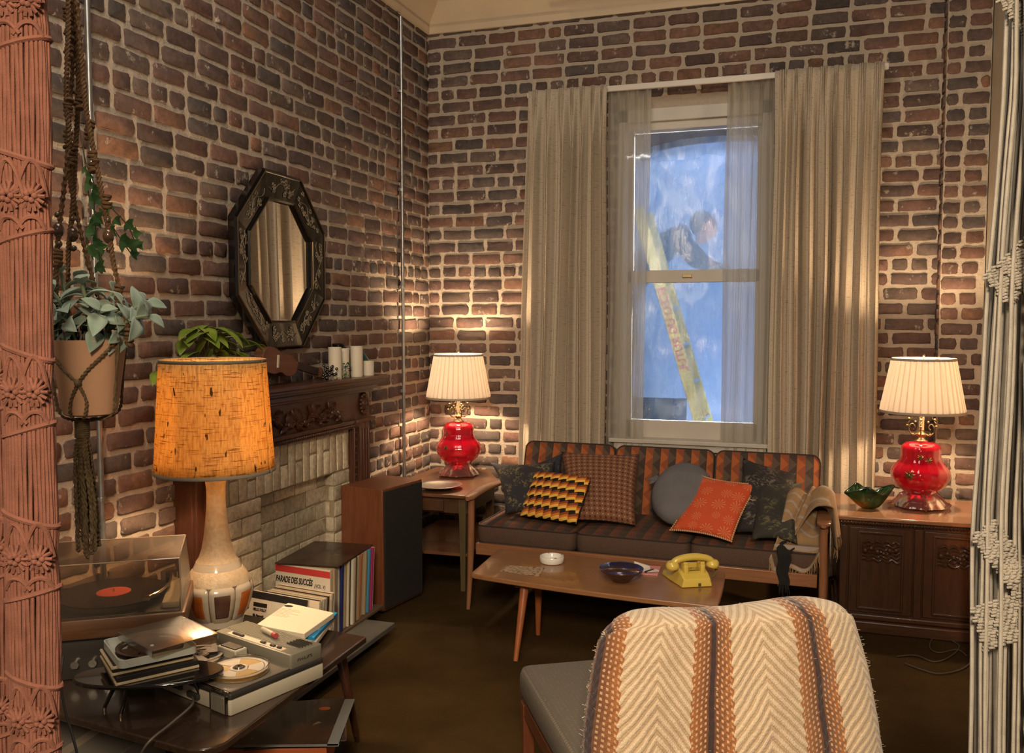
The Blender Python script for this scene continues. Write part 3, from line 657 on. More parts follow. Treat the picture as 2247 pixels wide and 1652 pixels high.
pleat = shade_mat('cream_pleated_silk', (.82,.78,.72), .40, pleat_col); trim_m = mat('shade_braid', (.50,.42,.34), .8)
def red_lamp(loc, rz, label, flower_at):
    t = thing('table_lamp', label, 'lamp', loc, rz)
    m = MB()
    def lob(a, tt): return 1+.09*abs(math.cos(4*a))
    m.lathe([(.055,.072),(.075,.06),(.10,.038),(.115,.018),(.12,.008),(.112,.004),(.10,.012),(.07,.03),(.04,.05)], 48, f=lob, closed=True)
    for k in range(4):
        a = k*pi/2+pi/4; c, s = math.cos(a), math.sin(a)
        m.tube(smooth_path([(c*.045,s*.045,.072),(c*.085,s*.085,.062),(c*.115,s*.115,.03),(c*.138,s*.138,.011),(c*.148,s*.148,.02)], 5), [.013]*8+[.011]*6+[.009]*7, 8)
    m.build('glass_foot', clr.m, t)
    def rib(a, tt): return 1+.028*abs(math.sin(9*a))*math.sin(pi*tt)**.5
    body = MB().lathe([(.05,.068),(.062,.070),(.085,.085),(.118,.115),(.138,.15),(.142,.175),(.134,.20),(.113,.228),(.098,.25),(.094,.27),(.096,.295),(.092,.315),(.075,.332),(.05,.338),(.03,.340)], 72, f=rib).build('glass_body', rg.m, t)
    m = MB()
    for fx, fz, sc_ in flower_at:
        a = fx
        r0 = .145 if fz < .22 else .101; c_ = Vector((r0*math.cos(a), r0*math.sin(a), fz)); tg = Vector((-math.sin(a), math.cos(a), 0)); m.ell(tuple(c_), (.006*sc_,.006*sc_,.006*sc_), nu=8, nv=6)
        for p in range(8):
            b = p*pi/4+.2; e_ = tg*math.cos(b)+Vector((0,0,math.sin(b))); m.tube([c_, c_+e_*.012*sc_, c_+e_*.024*sc_-Vector((math.cos(a),math.sin(a),0))*.003], [.002,.0042*sc_,.0008], 6)
            0 and m.ell((r0*math.cos(a+math.cos(b)*.022*sc_/.142)+.004*math.cos(a), r0*math.sin(a+math.cos(b)*.022*sc_/.142)+.004*math.sin(a), fz+.022*sc_*math.sin(b)), (.006*sc_,.006*sc_,.008*sc_), nu=6, nv=4)
    m.build('gilt_flowers', mat('dark_gilt', (.20,.15,.06), .35, .8), body)
    MB().lathe([(.032,.338),(.034,.345),(.02,.352),(.014,.362),(.022,.37),(.024,.378),(.014,.388),(.012,.40)], 24).build('brass_cap', brass, t)
    m = MB()
    for k in range(4):
        a = k*pi/2+.5; c, s = math.cos(a), math.sin(a)
        P = [(.012,.385),(.035,.372),(.055,.385),(.06,.41),(.045,.43),(.032,.415),(.04,.40)]
        m.tube(smooth_path([(r*c, r*s, z) for r, z in P], 5), .0035, 6)
        m.tube(smooth_path([(r*c, r*s, z) for r, z in ((.055,.41),(.066,.43),(.055,.45),(.048,.465),(.056,.475))], 5), .003, 6)
        for r, z in ((.06,.455),(.047,.475),(.068,.42),(.03,.44),(.04,.375)): m.ell((r*c, r*s, z), (.007,.007,.007), nu=8, nv=6)
    m.build('scroll_ornament', brass, t)
    MB().rod((0,0,.395),(0,0,.50),.0115,16).build('candle_sleeve', mat('ivory_sleeve', (.72,.62,.42), .5), t)
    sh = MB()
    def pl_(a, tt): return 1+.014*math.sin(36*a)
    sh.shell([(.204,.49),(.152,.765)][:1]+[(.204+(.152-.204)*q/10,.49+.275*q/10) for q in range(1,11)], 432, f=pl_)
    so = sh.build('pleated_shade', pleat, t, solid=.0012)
    for q_ in ([(.206,.489),(.2075,.492),(.2055,.502),(.204,.502)], [(.155,.757),(.156,.76),(.155,.769),(.151,.769)]): MB().shell(q_, 72).build('braid_trim', trim_m, so, solid=.001)
    m = MB()
    for k in range(3): a = k*2*pi/3; m.rod((0,0,.755),(.15*math.cos(a),.15*math.sin(a),.762),.0015,5)
    m.rod((0,0,.5),(0,0,.775),.003,6); m.ell((0,0,.783),(.006,.006,.009)); m.build('harp_and_finial', brass, t)
    bb = MB().ell((0,0,.60),(.024,.024,.032)).build('bulb', bulb_m, t)
    l = point('lamp_bulb_light', (loc[0], loc[1], loc[2]+.65), LP_RED, WARM, .035); return t
bulb_m = N('frosted_bulb').m; bulb_m.node_tree.nodes['Principled BSDF'].inputs['Emission Color'].default_value = (1,.7,.4,1); bulb_m.node_tree.nodes['Principled BSDF'].inputs['Emission Strength'].default_value = 6
LP_RED = 48
red_lamp((-2.10, 5.27, .5605), .2, 'red glass table lamp with pleated cream shade in the corner beside the pewter dish', ((4.3,.19,.7),(4.0,.27,.6)))
red_lamp((.56, 5.03, .5805), .9, 'red glass table lamp with pleated cream shade standing on the carved cabinet', ((3.35,.18,1.2),(3.7,.27,.7),(4.1,.255,.8),(3.0,.22,.6)))
# ============================================================ CABINET
cab = thing('carved_cabinet', 'low dark carved two-door cabinet right of the sofa', 'cabinet', (.525, 4.99, 0))
oak = wood('dark_oak', (.045,.020,.010), (.085,.036,.017), (12,12,1.3), .38, coat=.1); otop = wood('cabinet_top_wood', (.25,.12,.06), (.34,.17,.09), (1.4,12,12), .22, coat=.4)
ocx = wood('dark_oak_rail', (.05,.022,.011), (.09,.038,.018), (1.3,12,12), .38, coat=.1)
MB().box((0,0,.31), (.71,.55,.46)).build('carcass', oak, cab, smooth=False)
MB().box((0,-.006,.568), (.75,.60,.022)).build('top_board', otop, cab, bevel=.006)
m = MB(); m.box((0,-.01,.03), (.77,.61,.06)); m.box((0,-.005,.075), (.74,.58,.03)); m.build('plinth', ocx, cab, bevel=.008)
m = MB(); m.rod((-.365,-.285,.546),(.365,-.285,.546),.008,8)
for i in range(50): m.ell((-.36+i*.0147,-.292,.546), (.0062,.008,.011), T(0,0,0), 8, 6)
m.build('rope_moulding', ocx, cab)
for x_ in (0,-.34,.34): MB().box((x_,-.283,.31), (.035,.012,.44)).build('stile', oak, cab, bevel=.003)
for sx in (-1, 1):
    cx_ = sx*.17
    d = MB().box((cx_,-.281,.31), (.29,.014,.425)).build('door', oak, cab, bevel=.003)
    m = MB()
    for x0 in (-.1, .1): m.box((cx_+x0,-.291,.31), (.012,.01,.38))
    for z0 in (.12, .5): m.box((cx_,-.291,z0), (.21,.01,.012))
    m.build('panel_moulding', oak, d, bevel=.003)
    m = MB()
    for rr in range(6):
        z0 = .365+rr*.018
        m.tube([(cx_-.085+.17*i/24, -.291-.004*math.sin(i*.9+rr), z0+.006*math.sin(i*.52*2+rr*.8)) for i in range(25)], .0065, 6)
    for i in range(6): m.ell((cx_-.07+.028*i,-.293,.41+.012*math.sin(i*1.7)), (.012,.012,.014), nu=8, nv=6)
    m.build('carved_panel', oak, d)
m = MB(); m.tube(smooth_path([(.155,-.305,.405),(.135,-.31,.395),(.13,-.312,.375),(.155,-.315,.362),(.18,-.312,.375),(.175,-.31,.395),(.155,-.305,.405)], 6), .0025, 6); m.ell((.155,-.30,.405),(.007,.01,.007))
m.build('drop_handle', mat('blackened_brass', (.22,.18,.12), .3, 1), d)
gb = N('green_amber_glass'); v = gb.coord('Object'); gx = gb.sep(v)
gb.set(Base_Color=gb.ramp(gb.math('ADD', gb.math('MULTIPLY', gx[2], 4.5), gb.noise(v, 14, 2)), [(.45, (.75,.34,.08)), (.75, (.05,.22,.08)), (1.0, (.02,.06,.05))]), Roughness=.03, Transmission_Weight=.9, IOR=1.45)
b = thing('glass_bowl', 'twisted green and amber art glass bowl on the cabinet left of the red lamp', 'bowl', (.31, 4.92, .5795))
def bw(u, v):
    a = 2*pi*u; r = .02+.062*v**.6*(1+.0*v); z = .095*v**1.3+.02*v*math.sin(3*a+.6)*v; r *= 1+.16*v*math.sin(4*a)+.2*v*v*math.sin(2*a+1); return (r*math.cos(a)*1.15, r*math.sin(a), z+.004)
MB().grid(bw, 72, 14).build('bowl', gb.m, b, solid=.009, angle=180)
MB().lathe([(.03,0),(.036,.004),(.03,.014),(.0,.016)], 24).build('foot', gb.m, b)
# ============================================================ SOFA
so = thing('sofa', 'low three-seat wooden sofa with orange and brown triangle fabric under the window', 'sofa', (-1.69, 4.45, 0), -.04)
MS = T(-1.69, 4.45, 0) @ RZ(-.04)
geo = N('triangle_fabric'); v = geo.coord('UV'); sx, sy, _ = geo.sep(v)
mth = geo.math
cu_, cv = mth('MULTIPLY', sx, 1/.043), mth('MULTIPLY', sy, 1/.043)
fu, fv = mth('FRACT', cu_), mth('FRACT', cv); iu, iv_ = mth('FLOOR', cu_), mth('FLOOR', cv)
d1 = mth('GREATER_THAN', mth('ADD', fu, fv), 1.0); d2 = mth('GREATER_THAN', fu, fv)
dd = geo.mix(mth('MODULO', mth('ADD', iv_, 100), 2), d1, d2)
odd = mth('MODULO', mth('ADD', iu, 100), 2)
pa_ = geo.mix(dd, (.38,.105,.028), (.25,.065,.022)); pb_ = geo.mix(dd, (.10,.065,.045), (.055,.032,.022))
c = geo.mix(odd, pa_, pb_); c_full = c; c = geo.mix(.25, c, geo.mix(1, c, geo.noise(geo.coord('UV', (900,900,1)), 1, 2), 'MULTIPLY'))
geo.set(Base_Color=c, Roughness=.9); geo.bump(geo.noise(geo.coord('UV', (700,700,1)), 1, 1), .3, .002)
def seat_variant():  # copy of the fabric with the dim grazing light darkened into its colour
    m_ = geo.m.copy(); m_.name = 'triangle_fabric_shaded'; t = m_.node_tree; b = t.nodes['Principled BSDF']; l = b.inputs['Base Color'].links[0]; src = l.from_socket
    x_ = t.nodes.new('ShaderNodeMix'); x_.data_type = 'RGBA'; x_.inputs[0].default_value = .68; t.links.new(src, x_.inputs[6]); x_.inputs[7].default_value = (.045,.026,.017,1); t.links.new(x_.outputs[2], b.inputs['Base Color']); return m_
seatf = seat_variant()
brn = mat('brown_tweed', (.085,.048,.030), .9, c2=(.06,.034,.022), ns=300, bs=.4, bn=500)
pip = mat('dark_piping', (.025,.016,.012), .7)
som = wood('sofa_teak', (.20,.085,.038), (.28,.125,.058), (1.2,14,14), .35, coat=.15); somv = wood('sofa_teak_upright', (.20,.085,.038), (.28,.125,.058), (14,14,1.2), .35, coat=.15)
def cushion(name, c, w, h, t, M, face_mat, side_mat, parent, r=.045, crown=.018, top_only=False):
    """box cushion: face on +z in local axes, w along x, h along y"""
    m = MB(); nu, nv = 20, 16
    def fx(u, v, z0, sg):
        x, y = (u-.5)*w, (v-.5)*h
        k = (1-abs(2*u-1)**4)*(1-abs(2*v-1)**4); ax, ay = abs(x)-(w/2-r), abs(y)-(h/2-r)
        if ax > 0 and ay > 0:
            l = math.hypot(ax, ay)
            if l > r: x = math.copysign(w/2-r+ax*r/l, x); y = math.copysign(h/2-r+ay*r/l, y)
        return (x, y, z0+sg*crown*k)
    m.grid(lambda u, v: fx(u, v, t/2, 1), nu, nv, us=w, vs_=h); m.cur = 1
    m.grid(lambda u, v: fx(1-u, v, -t/2, -.5), nu, nv)
    per = [(i/40, 0) for i in range(40)]+[(1, i/30) for i in range(30)]+[(1-i/40, 1) for i in range(40)]+[(0, 1-i/30) for i in range(30)]
    P = [fx(u, v, 0, 0) for u, v in per]; n_ = len(P); L = []
    for z, k in ((-t/2, 0), (-t*.3, .005), (t*.3, .005), (t/2, 0)):
        L += [(p[0]*(1+2*k/w), p[1]*(1+2*k/h), z) for p in P]
    m.add(L, [(j*n_+i, j*n_+(i+1)%n_, (j+1)*n_+(i+1)%n_, (j+1)*n_+i) for j in range(3) for i in range(n_)])
    o = m.build(name, [face_mat, side_mat], parent, M=T(*c) @ M, angle=60)
    m = MB()
    for z in (t/2, -t/2): m.tube([(p[0]*1.003, p[1]*1.003, z) for p in P]+[(P[0][0]*1.003, P[0][1]*1.003, z)], .0045, 6, caps=False)
    m.build('piping', pip, o); return o
wseat = [(.01,.565),(.573,.585),(1.165,.60)]
for i, (x0, w) in enumerate(((.012,.548),(.566,.582),(1.154,.60))):
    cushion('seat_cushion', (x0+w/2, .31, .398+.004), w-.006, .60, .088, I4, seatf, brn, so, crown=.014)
Mb = RX(math.radians(90-17))
for i, (x0, w) in enumerate(((.062,.550),(.618,.560),(1.184,.555))):
    cushion('back_cushion', (x0+w/2, .655, .615), w-.006, .40, .085, Mb, geo.m, brn, so, crown=.012)
MB().box((.885,-.005,.325), (1.73,.026,.062)).build('front_rail', som, so, bevel=.004)
MB().box((.885,.60,.325), (1.73,.026,.062)).build('back_rail', som, so, bevel=.004)
m = MB()
for k in range(9): m.box((.1+k*.195,.30,.343), (.05,.62,.01))
m.build('seat_slats', som, so); 
MB().box((.885,.735,.765), (1.70,.022,.045)).build('top_rail', som, so, bevel=.006)
for sx in (0, 1):
    x = -.012 if sx == 0 else 1.775
    MB().tube(smooth_path([(x,-.045,.0),(x,-.02,.18),(x,-.005,.36),(x,.0,.59)], 6), [.011+.0075*min(1, k/10) for k in range(19)], 12).build('leg', somv, so)
    MB().tube(smooth_path([(x,.72,.0),(x,.66,.2),(x,.62,.36),(x,.60,.56)], 6), [.011+.0075*min(1, k/10) for k in range(19)], 12).build('leg', somv, so)
    m = MB()
    P = smooth_path([(x,-.05,.598),(x,.08,.61),(x,.26,.612),(x,.45,.60),(x,.66,.575)], 8); Wd = [.030,.036,.036,.032,.028]
    vs = []; k = len(P)
    for i, p in enumerate(P):
        q = i/(k-1)*4; a = int(min(q, 3)); w = Wd[a]+(Wd[a+1]-Wd[a])*(q-a); w *= min(1, .35+i*.35)
        for b in range(12):
            an = 2*pi*b/12; ca, sa = math.cos(an), math.sin(an)
            vs.append((p.x+math.copysign(abs(ca)**.6, ca)*w, p.y, p.z+math.copysign(abs(sa)**.8, sa)*.011))
    m.add(vs, [(i*12+b, i*12+(b+1)%12, (i+1)*12+(b+1)%12, (i+1)*12+b) for i in range(k-1) for b in range(12)]+[tuple(range(11,-1,-1)), tuple((k-1)*12+b for b in range(12))])
    m.build('armrest', som, so)
MB().tube([(.88,.80-.06,.77),(.88,.66,.33)], .014).build('back_post', somv, so)
# ---------------------------------------------------------- pillows
def pillow(name, label, bot, top, w, m, t=.14, roll=0, ear=.10, wdir=None, round_=False, lift=.0, trim=None, group=None, uvs=1, sag=.0, n_=22, parts=None, h=None):
    b, tp = Vector(bot), Vector(top); up = (tp-b); H = h or up.length; x = Vector(wdir or (1, -.04, 0))
    M = frame((b+tp)/2, x, up) @ T(0, 0, t*.36+lift) @ RZ(roll)
    mb = MB()
    def S(u, v, sg):
        a, c_ = 2*u-1, 2*v-1
        if round_:
            r = max(abs(a), abs(c_)); l = math.hypot(a, c_) or 1; a2, c2 = a/l*r, c_/l*r
            return (a2*w/2, c2*H/2, sg*t/2*max(0, 1-r**2.6)**.55)
        k = 1-ear*(1-a*a)*abs(c_)**2; k2 = 1-ear*(1-c_*c_)*abs(a)**2
        z = max(0, (1-abs(a)**2.6))**.6*max(0, (1-abs(c_)**2.6))**.6
        z += .05*noise.noise(Vector((a*1.7+len(label), c_*1.7, sg)))*z
        return (a*w/2*k2, c_*H/2*k-sag*H*(1-a*a)*max(0, c_)**2, sg*t/2*z)
    mb.grid(lambda u, v: S(u, v, 1), n_, n_, us=uvs*w, vs_=uvs*H); mb.grid(lambda u, v: S(1-u, v, -1), n_, n_, us=uvs*w, vs_=uvs*H)
    c0 = M.translation.copy()
    t0 = thing(name, label, 'cushion', c0, group=group); ML_ = T(*(-c0)) @ M
    o = mb.build('cover', m, t0, M=ML_, angle=180)
    bm = bmesh.new(); bm.from_mesh(o.data); bmesh.ops.remove_doubles(bm, verts=bm.verts, dist=.0006); bm.to_mesh(o.data); bm.free()
    return t0, ML_, S
def cpillow(name, label, px, m, t=.12, Y=5.0, zb=.455, ear=.09, group=None, n_=22, f=.35):
    BL, BR, TR, TL = px; b0, b1 = at_z(*BL, zb), at_z(*BR, zb); t0_, t1 = at_y(*TL, Y), at_y(*TR, Y)
    c0 = (b0+b1+t0_+t1)/4; ex = ((b1-b0)+(t1-t0_)).normalized(); ey = ((t0_-b0)+(t1-b1)); nrm = ex.cross(ey).normalized(); w = ((b1-b0).length+(t1-t0_).length)/2; H = ((t0_-b0).length+(t1-b1).length)/2
    def S(u, v, sg):
        a, c_ = 2*u-1, 2*v-1; k = 1-ear*(1-a*a)*abs(c_)**2; k2 = 1-ear*(1-c_*c_)*abs(a)**2; u2, v2 = .5+a*k2/2, .5+c_*k/2
        z = max(0, (1-abs(a)**2.6))**.6*max(0, (1-abs(c_)**2.6))**.6; z += .07*noise.noise(Vector((a*1.7+len(label), c_*1.7, sg)))*z
        return b0.lerp(b1, u2).lerp(t0_.lerp(t1, u2), v2)+nrm*(sg*t/2*z+t*f)-c0
    mb = MB(); mb.grid(lambda u, v: S(u, v, 1), n_, n_, us=w, vs_=H); mb.grid(lambda u, v: S(1-u, v, -1), n_, n_, us=w, vs_=H)
    th = thing(name, label, 'cushion', c0, group=group); o = mb.build('cover', m, th, angle=180)
    bm = bmesh.new(); bm.from_mesh(o.data); bmesh.ops.remove_doubles(bm, verts=bm.verts, dist=.0006); bm.to_mesh(o.data); bm.free()
    return th, I4, S
def floral(name, base, motif, sc, thr=(.5,.56)):
    n = N(name); v = n.coord('UV', (sc, sc, 1)); w_ = n.node('ShaderNodeTexNoise'); w_.inputs['Scale'].default_value = 1.0; w_.inputs['Detail'].default_value = 4; w_.inputs['Distortion'].default_value = 2.2
    n.link(v, w_.inputs['Vector']); f = w_.outputs[0]; b = n.noise(n.coord('UV', (sc*.35, sc*.35, 1), (4,2,0)), 1, 2)
    g = mth2(n, 'MULTIPLY', n.ramp(f, [(thr[0], 0.0), (thr[1], 1.0)]), n.ramp(b, [(.46, 0.0), (.56, 1.0)]))
    n.set(Base_Color=n.mix(g, base, motif), Roughness=.85); n.bump(f, .25, .004); return n.m
def mth2(n, op, a, b): return n.math(op, a, b)
navyf = floral('navy_floral', (.022,.020,.026), (.17,.14,.06), 34); bluef = floral('plain_dark_cotton', (.016,.018,.028), (.06,.055,.05), 30, (.52,.6))
darkf = floral('black_floral', (.016,.013,.013), (.12,.10,.075), 30); olivef = floral('dark_olive_floral', (.024,.022,.017), (.10,.085,.045), 24)
cpillow('throw_pillow', 'slate dark patterned cushion with a corner standing up behind the crochet cushion', [(1130,1115),(1238,1112),(1236,999),(1124,1034)], bluef, t=.09, Y=5.02, zb=.47)
cpillow('throw_pillow', 'dark navy cushion with gold floral print at the left end of the sofa', [(1112,1137),(1235,1146),(1222,1022),(1080,1024)], navyf, t=.11, Y=4.93, ear=.16)
chk = N('brown_check_fabric'); v = chk.coord('UV', (1/.032, 1/.032, 1)); a, b, _ = chk.sep(v)
da = chk.math('ABSOLUTE', chk.math('SUBTRACT', chk.math('FRACT', a), .5)); db = chk.math('ABSOLUTE', chk.math('SUBTRACT', chk.math('FRACT', b), .5))
dot = chk.math('LESS_THAN', chk.math('ADD', chk.math('MULTIPLY', da, da), chk.math('MULTIPLY', db, db)), .055)
lin2 = chk.math('GREATER_THAN', chk.math('MAXIMUM', da, db), .40); crs = chk.math('GREATER_THAN', chk.math('MINIMUM', da, db), .36)
c = chk.mix(lin2, (.19,.075,.032), (.14,.068,.036)); c = chk.mix(dot, c, (.085,.018,.010)); c = chk.mix(crs, c, (.34,.21,.12)); chk.set(Base_Color=c, Roughness=.9)
cpillow('throw_pillow', 'large brown cushion woven with a red and tan check against the sofa back', [(1246,1150),(1396,1162),(1405,1006),(1234,1000)], chk.m, t=.10, Y=5.0, ear=.06)
# crochet cushion: rows of overlapping scallops
cz = thing('crochet_pillow', 'crocheted cushion with zigzag rows of orange, yellow and black', 'cushion', (0,0,0))
bz, tz = at_z(1219,1150,.455), at_y(1240,1050,4.74); Mz = frame((bz+tz)/2, at_z(1286,1158,.455)-at_z(1152,1138,.455), tz-bz) @ T(0,0,.05); cz.location = Mz.translation; Lz = T(*(-Mz.translation)) @ Mz
ycol = [mat(nm, c, .95, bs=.6, ns=200) for nm, c in (('yarn_black', (.012,.008,.006)), ('yarn_rust', (.23,.055,.012)), ('yarn_orange', (.58,.17,.02)), ('yarn_yellow', (.78,.47,.08)))]
w, h, t = .345, (tz-bz).length*1.0, .09; mb = MB()
def bulge(a, c_): return t/2*max(0, (1-abs(a)**2.6))**.6*max(0, (1-abs(c_)**2.6))**.6
mb.grid(lambda u, v: ((u-.5)*w*.99, (v-.5)*h*.98, bulge(2*u-1, 2*v-1)), 20, 20); mb.grid(lambda u, v: ((.5-u)*w*.99, (v-.5)*h*.98, -bulge(2*u-1, 2*v-1)), 20, 20)
mb.build('cushion_pad', ycol[0], cz, M=Lz, angle=180)
mb = MB(); NR, NC = 5, 7
for r in range(NR):
    for ci, (f0, f1, cc) in enumerate(((.0,.30,3),(.24,.52,2),(.46,.76,1))):
        mb.cur = cc
        def fn(u, v, r=r, f0=f0, f1=f1, cc=cc):
            q = (r+f0+(f1-f0)*v)/NR; s = (u*NC+.35*r) % 1.0; saw = s*.55 if cc != 9 else 0
            y = q+(saw-.18)/NR*.55; y = min(1, max(0, y)); a, c_ = 2*u-1, 2*y-1
            puff = .006+.006*math.sin(pi*v)+.004*math.sin(pi*s); return ((u-.5)*w*1.01, (y-.5)*h*1.02, bulge(a*.98, c_*.98)+puff*(1 if cc == 3 else .8 if cc == 2 else .6))
        mb.grid(fn, 140, 3)
mb.build('scallop_rows', ycol, cz, M=Lz, angle=50)
# grey round cushion with tied ear
gry = mat('grey_cotton', (.135,.128,.135), .9, c2=(.115,.11,.118), ns=12, bs=.2)
t0, Ml, Sg = pillow('round_pillow', 'smooth grey rounded cushion tied with a bow at its left side', at_z(1500,1168,.452), at_y(1500,1038,4.97), .33, gry, t=.17, round_=True)
m = MB()
for k in range(7):
    a = rn.uniform(1.6, 3.9); l = rn.uniform(.02,.04); leaf(m, (-.150,.07,.02), (math.cos(a)*.8-.2, math.sin(a), rn.uniform(-.2,.5)), (0,0,1), l+.012, .013, .5)
m.ell((-.150,.07,.02), (.012,.012,.012)); m.build('tied_bow', gry, t0, M=Ml, solid=.002)
# orange cushion
org = N('orange_crochet_fabric'); v = org.coord('UV', (1/.088, 1/.088, 1)); vo = org.node('ShaderNodeTexVoronoi'); vo.inputs['Scale'].default_value = 1; vo.inputs['Randomness'].default_value = .35; org.link(v, vo.inputs['Vector'])
sub = org.node('ShaderNodeVectorMath', operation='SUBTRACT'); org.link(v, sub.inputs[0]); org.link(vo.outputs['Position'], sub.inputs[1]); ax, ay, _ = org.sep(sub.outputs[0])
an = org.math('ARCTAN2', ay, ax); ray = org.math('GREATER_THAN', org.math('SINE', org.math('MULTIPLY', an, 11)), .80); rad_ = vo.outputs['Distance']
msk = org.math('MULTIPLY', ray, org.math('LESS_THAN', rad_, .43)); 
org.set(Base_Color=org.mix(org.math('MULTIPLY', msk, .75), (.52,.070,.018), (.62,.30,.15)), Roughness=.9); org.bump(org.noise(org.coord('UV', (260,260,1)), 1, 1), .4, .003)
t0, Ml, So_ = cpillow('throw_pillow', 'bright orange crochet cushion with a pale scalloped edge', [(1474,1171),(1606,1196),(1665,1071),(1538,1053)], org.m, t=.085, Y=4.80, ear=.09)
m = MB(); P = []
for q in range(120):
    s, e = divmod(q, 30); e /= 30; u, v = ((e,0),(1,e),(1-e,1),(0,1-e))[s]; P.append(So_(u, v, 1))
for q, p in enumerate(P): m.ell((p[0]*1.01, p[1]*1.01, p[2]*1.01), (.0056,.0056,.0056), nu=6, nv=4)
m.build('scalloped_edge', mat('tan_yarn', (.50,.30,.15), .9), t0, M=Ml)
q0 = Vector(So_(1,1,1)); q1 = Vector(So_(1,.72,1)); m = MB(); m.tube(smooth_path([q0, q0+Vector((.03,-.01,-.012)), q1+Vector((.04,-.01,0)), q1], 6), .003, 6); m.build('corner_loop', mat('pale_yarn', (.4,.3,.2), .9), t0, M=Ml)
cpillow('throw_pillow', 'black floral cushion with one corner standing against the sofa back', [(1612,1180),(1735,1196),(1745,1050),(1630,1016)], darkf, t=.11, Y=5.0, ear=.08)
cpillow('throw_pillow', 'dark olive floral cushion leaning in front of the black one by the right arm', [(1648,1196),(1750,1205),(1760,1068),(1655,1064)], olivef, t=.09, Y=4.86, ear=.14)
# shawl on the right arm
tan = N('tan_knit'); v = tan.coord('UV', (60, 60, 1)); f = tan.noise(v, 1, 4); st = tan.math('GREATER_THAN', tan.math('SINE', tan.math('MULTIPLY', tan.sep(tan.coord('UV'))[1], 90)), .72)
tan.set(Base_Color=tan.mix(tan.math('MULTIPLY', st, .65), tan.mix(f, (.22,.13,.055), (.32,.20,.10)), (.30,.27,.26)), Roughness=1); tan.bump(f, .6, .004)
sw = thing('shawl', 'tan knitted fringed shawl draped over the right arm of the sofa', 'shawl', (1.775-1.69, 4.45, .6)); sw.location = MS @ Vector((1.76,.22,.62)); sw.rotation_euler = (0,0,-.04)
def shf(u, v):     # u across the arm (0 seat side, 1 outside), v along the arm
    w = u*2-1; y = -.17+.34*v+.03*math.sin(u*5)
    if u < .45: q = (.45-u)/.45; x = -.035-.17*q**.9; z = .035-.30*q**1.15-.03*(1-v)*q
    elif u > .62: q = (u-.62)/.38; x = .04+.035*q; z = .035-.17*q
    else: x = -.035+.075*(u-.45)/.17; z = .035+.012*math.sin(pi*(u-.45)/.17)
    z += .014*math.sin(9*v+u*4)+.02*noise.noise(Vector((u*5, v*6, 2)))+.05*math.exp(-((v-.75)/.25)**2)*(1-abs(w)) ; x += .016*math.sin(8*v+3*u)*(1-.2*abs(w)); return (x, y, z)
MB().grid(shf, 40, 30, us=.55, vs_=.36).build('knit', tan.m, sw, solid=.005, angle=180)
def lobe(u, v):
    q = 1-v; x = -.17+.22*u-.06*q+.02*math.sin(6*u+3*q); y = .10-.33*q**.8; z = .055-.26*q**1.1+.020*math.sin(13*u+2*q)+.02*math.sin(5*q+u*3)-.06*q*math.sin(pi*u)*(1 if q > .6 else 0)
    return (x, y, max(z, -.148) if q < .86 else z)
MB().grid(lobe, 30, 30, us=.3, vs_=.5).build('knit_fold', tan.m, sw, solid=.005, angle=180)
m = MB()
for k in range(26):
    p = Vector(lobe(k/25, 0)); m.tube([p, p+Vector((rn.uniform(-.006,.006),-.004,-.025)), p+Vector((rn.uniform(-.01,.01),-.004,-rn.uniform(.04,.065)))], [.0024,.002,.001], 4)
for k in range(30):
    for u0, l in ((1, .05),):
        p = Vector(shf(u0, k/29)); q = p+Vector((rn.uniform(-.008,.008), rn.uniform(-.012,.012), -l*rn.uniform(.6,1.2))); m.tube([p, (p+q)/2+Vector((.003,0,0)), q], [.0022,.002,.001], 4)
m.build('fringe', tan.m, sw)
bs = thing('black_scarf', 'black fringed scarf hanging over the front edge of the sofa seat below the shawl', 'scarf', MS @ Vector((1.60,-.01,.45))); bs.rotation_euler = (0,0,-.04)
def bsf(u, v):
    if v > .5: q = (v-.5)*2; return ((u-.5)*(.06+.10*q)+.02*q, .0+.20*q, .006+.012*math.sin(7*u)+.035*q*math.sin(pi*u))
    q = 1-v*2; return ((u-.5)*(.06-.015*q)+.006*math.sin(9*q), -.018-.004*math.sin(8*u), .0-.16*q)
MB().grid(bsf, 16, 24).build('cloth', mat('black_wool', (.008,.007,.007), 1), bs, solid=.006, angle=180)
m = MB()
for k in range(14): p = Vector(bsf(k/13, 0)); m.tube([p, p+Vector((rn.uniform(-.01,.01), rn.uniform(-.01,0), -rn.uniform(.02,.05)))], [.002,.001], 4)
m.build('fringe', mat('black_yarn', (.008,.007,.007), 1), bs)
# ============================================================ COFFEE TABLE
ct = thing('coffee_table', 'long teak coffee table with tapered round legs in front of the sofa', 'coffee table', (-.92, 4.04, 0))
tk = wood('teak_table', (.23,.105,.042), (.31,.15,.065), (1.2,12,12), .28, coat=.35)
tkr = wood('teak_leg', (.26,.075,.022), (.34,.11,.035), (12,12,1.2), .33, coat=.3)
A, B_, C_, D_ = Vector((-1.485,3.865)), Vector((-.338,3.735)), Vector((-.352,4.255)), Vector((-1.505,4.345))
P = []
for p, q, bow in ((A, B_, -.028), (B_, C_, .006), (C_, D_, .018), (D_, A, -.0)):
    nrm = Vector((q.y-p.y, -(q.x-p.x))).normalized()
    for i in range(12):
        t_ = .02+.96*i/11; P.append(tuple(p.lerp(q, t_)+nrm*abs(bow)*4*t_*(1-t_)-Vector((-.92,4.04))))
MB().prism(P, .338, .362).build('table_top', tk, ct, bevel=.005, angle=30)
MB().box((-.325,.02,.325), (.05,.36,.03)).build('cross_bar', tkr, ct, bevel=.004); MB().box((.32,.0,.325), (.05,.36,.03)).build('cross_bar', tkr, ct, bevel=.004)
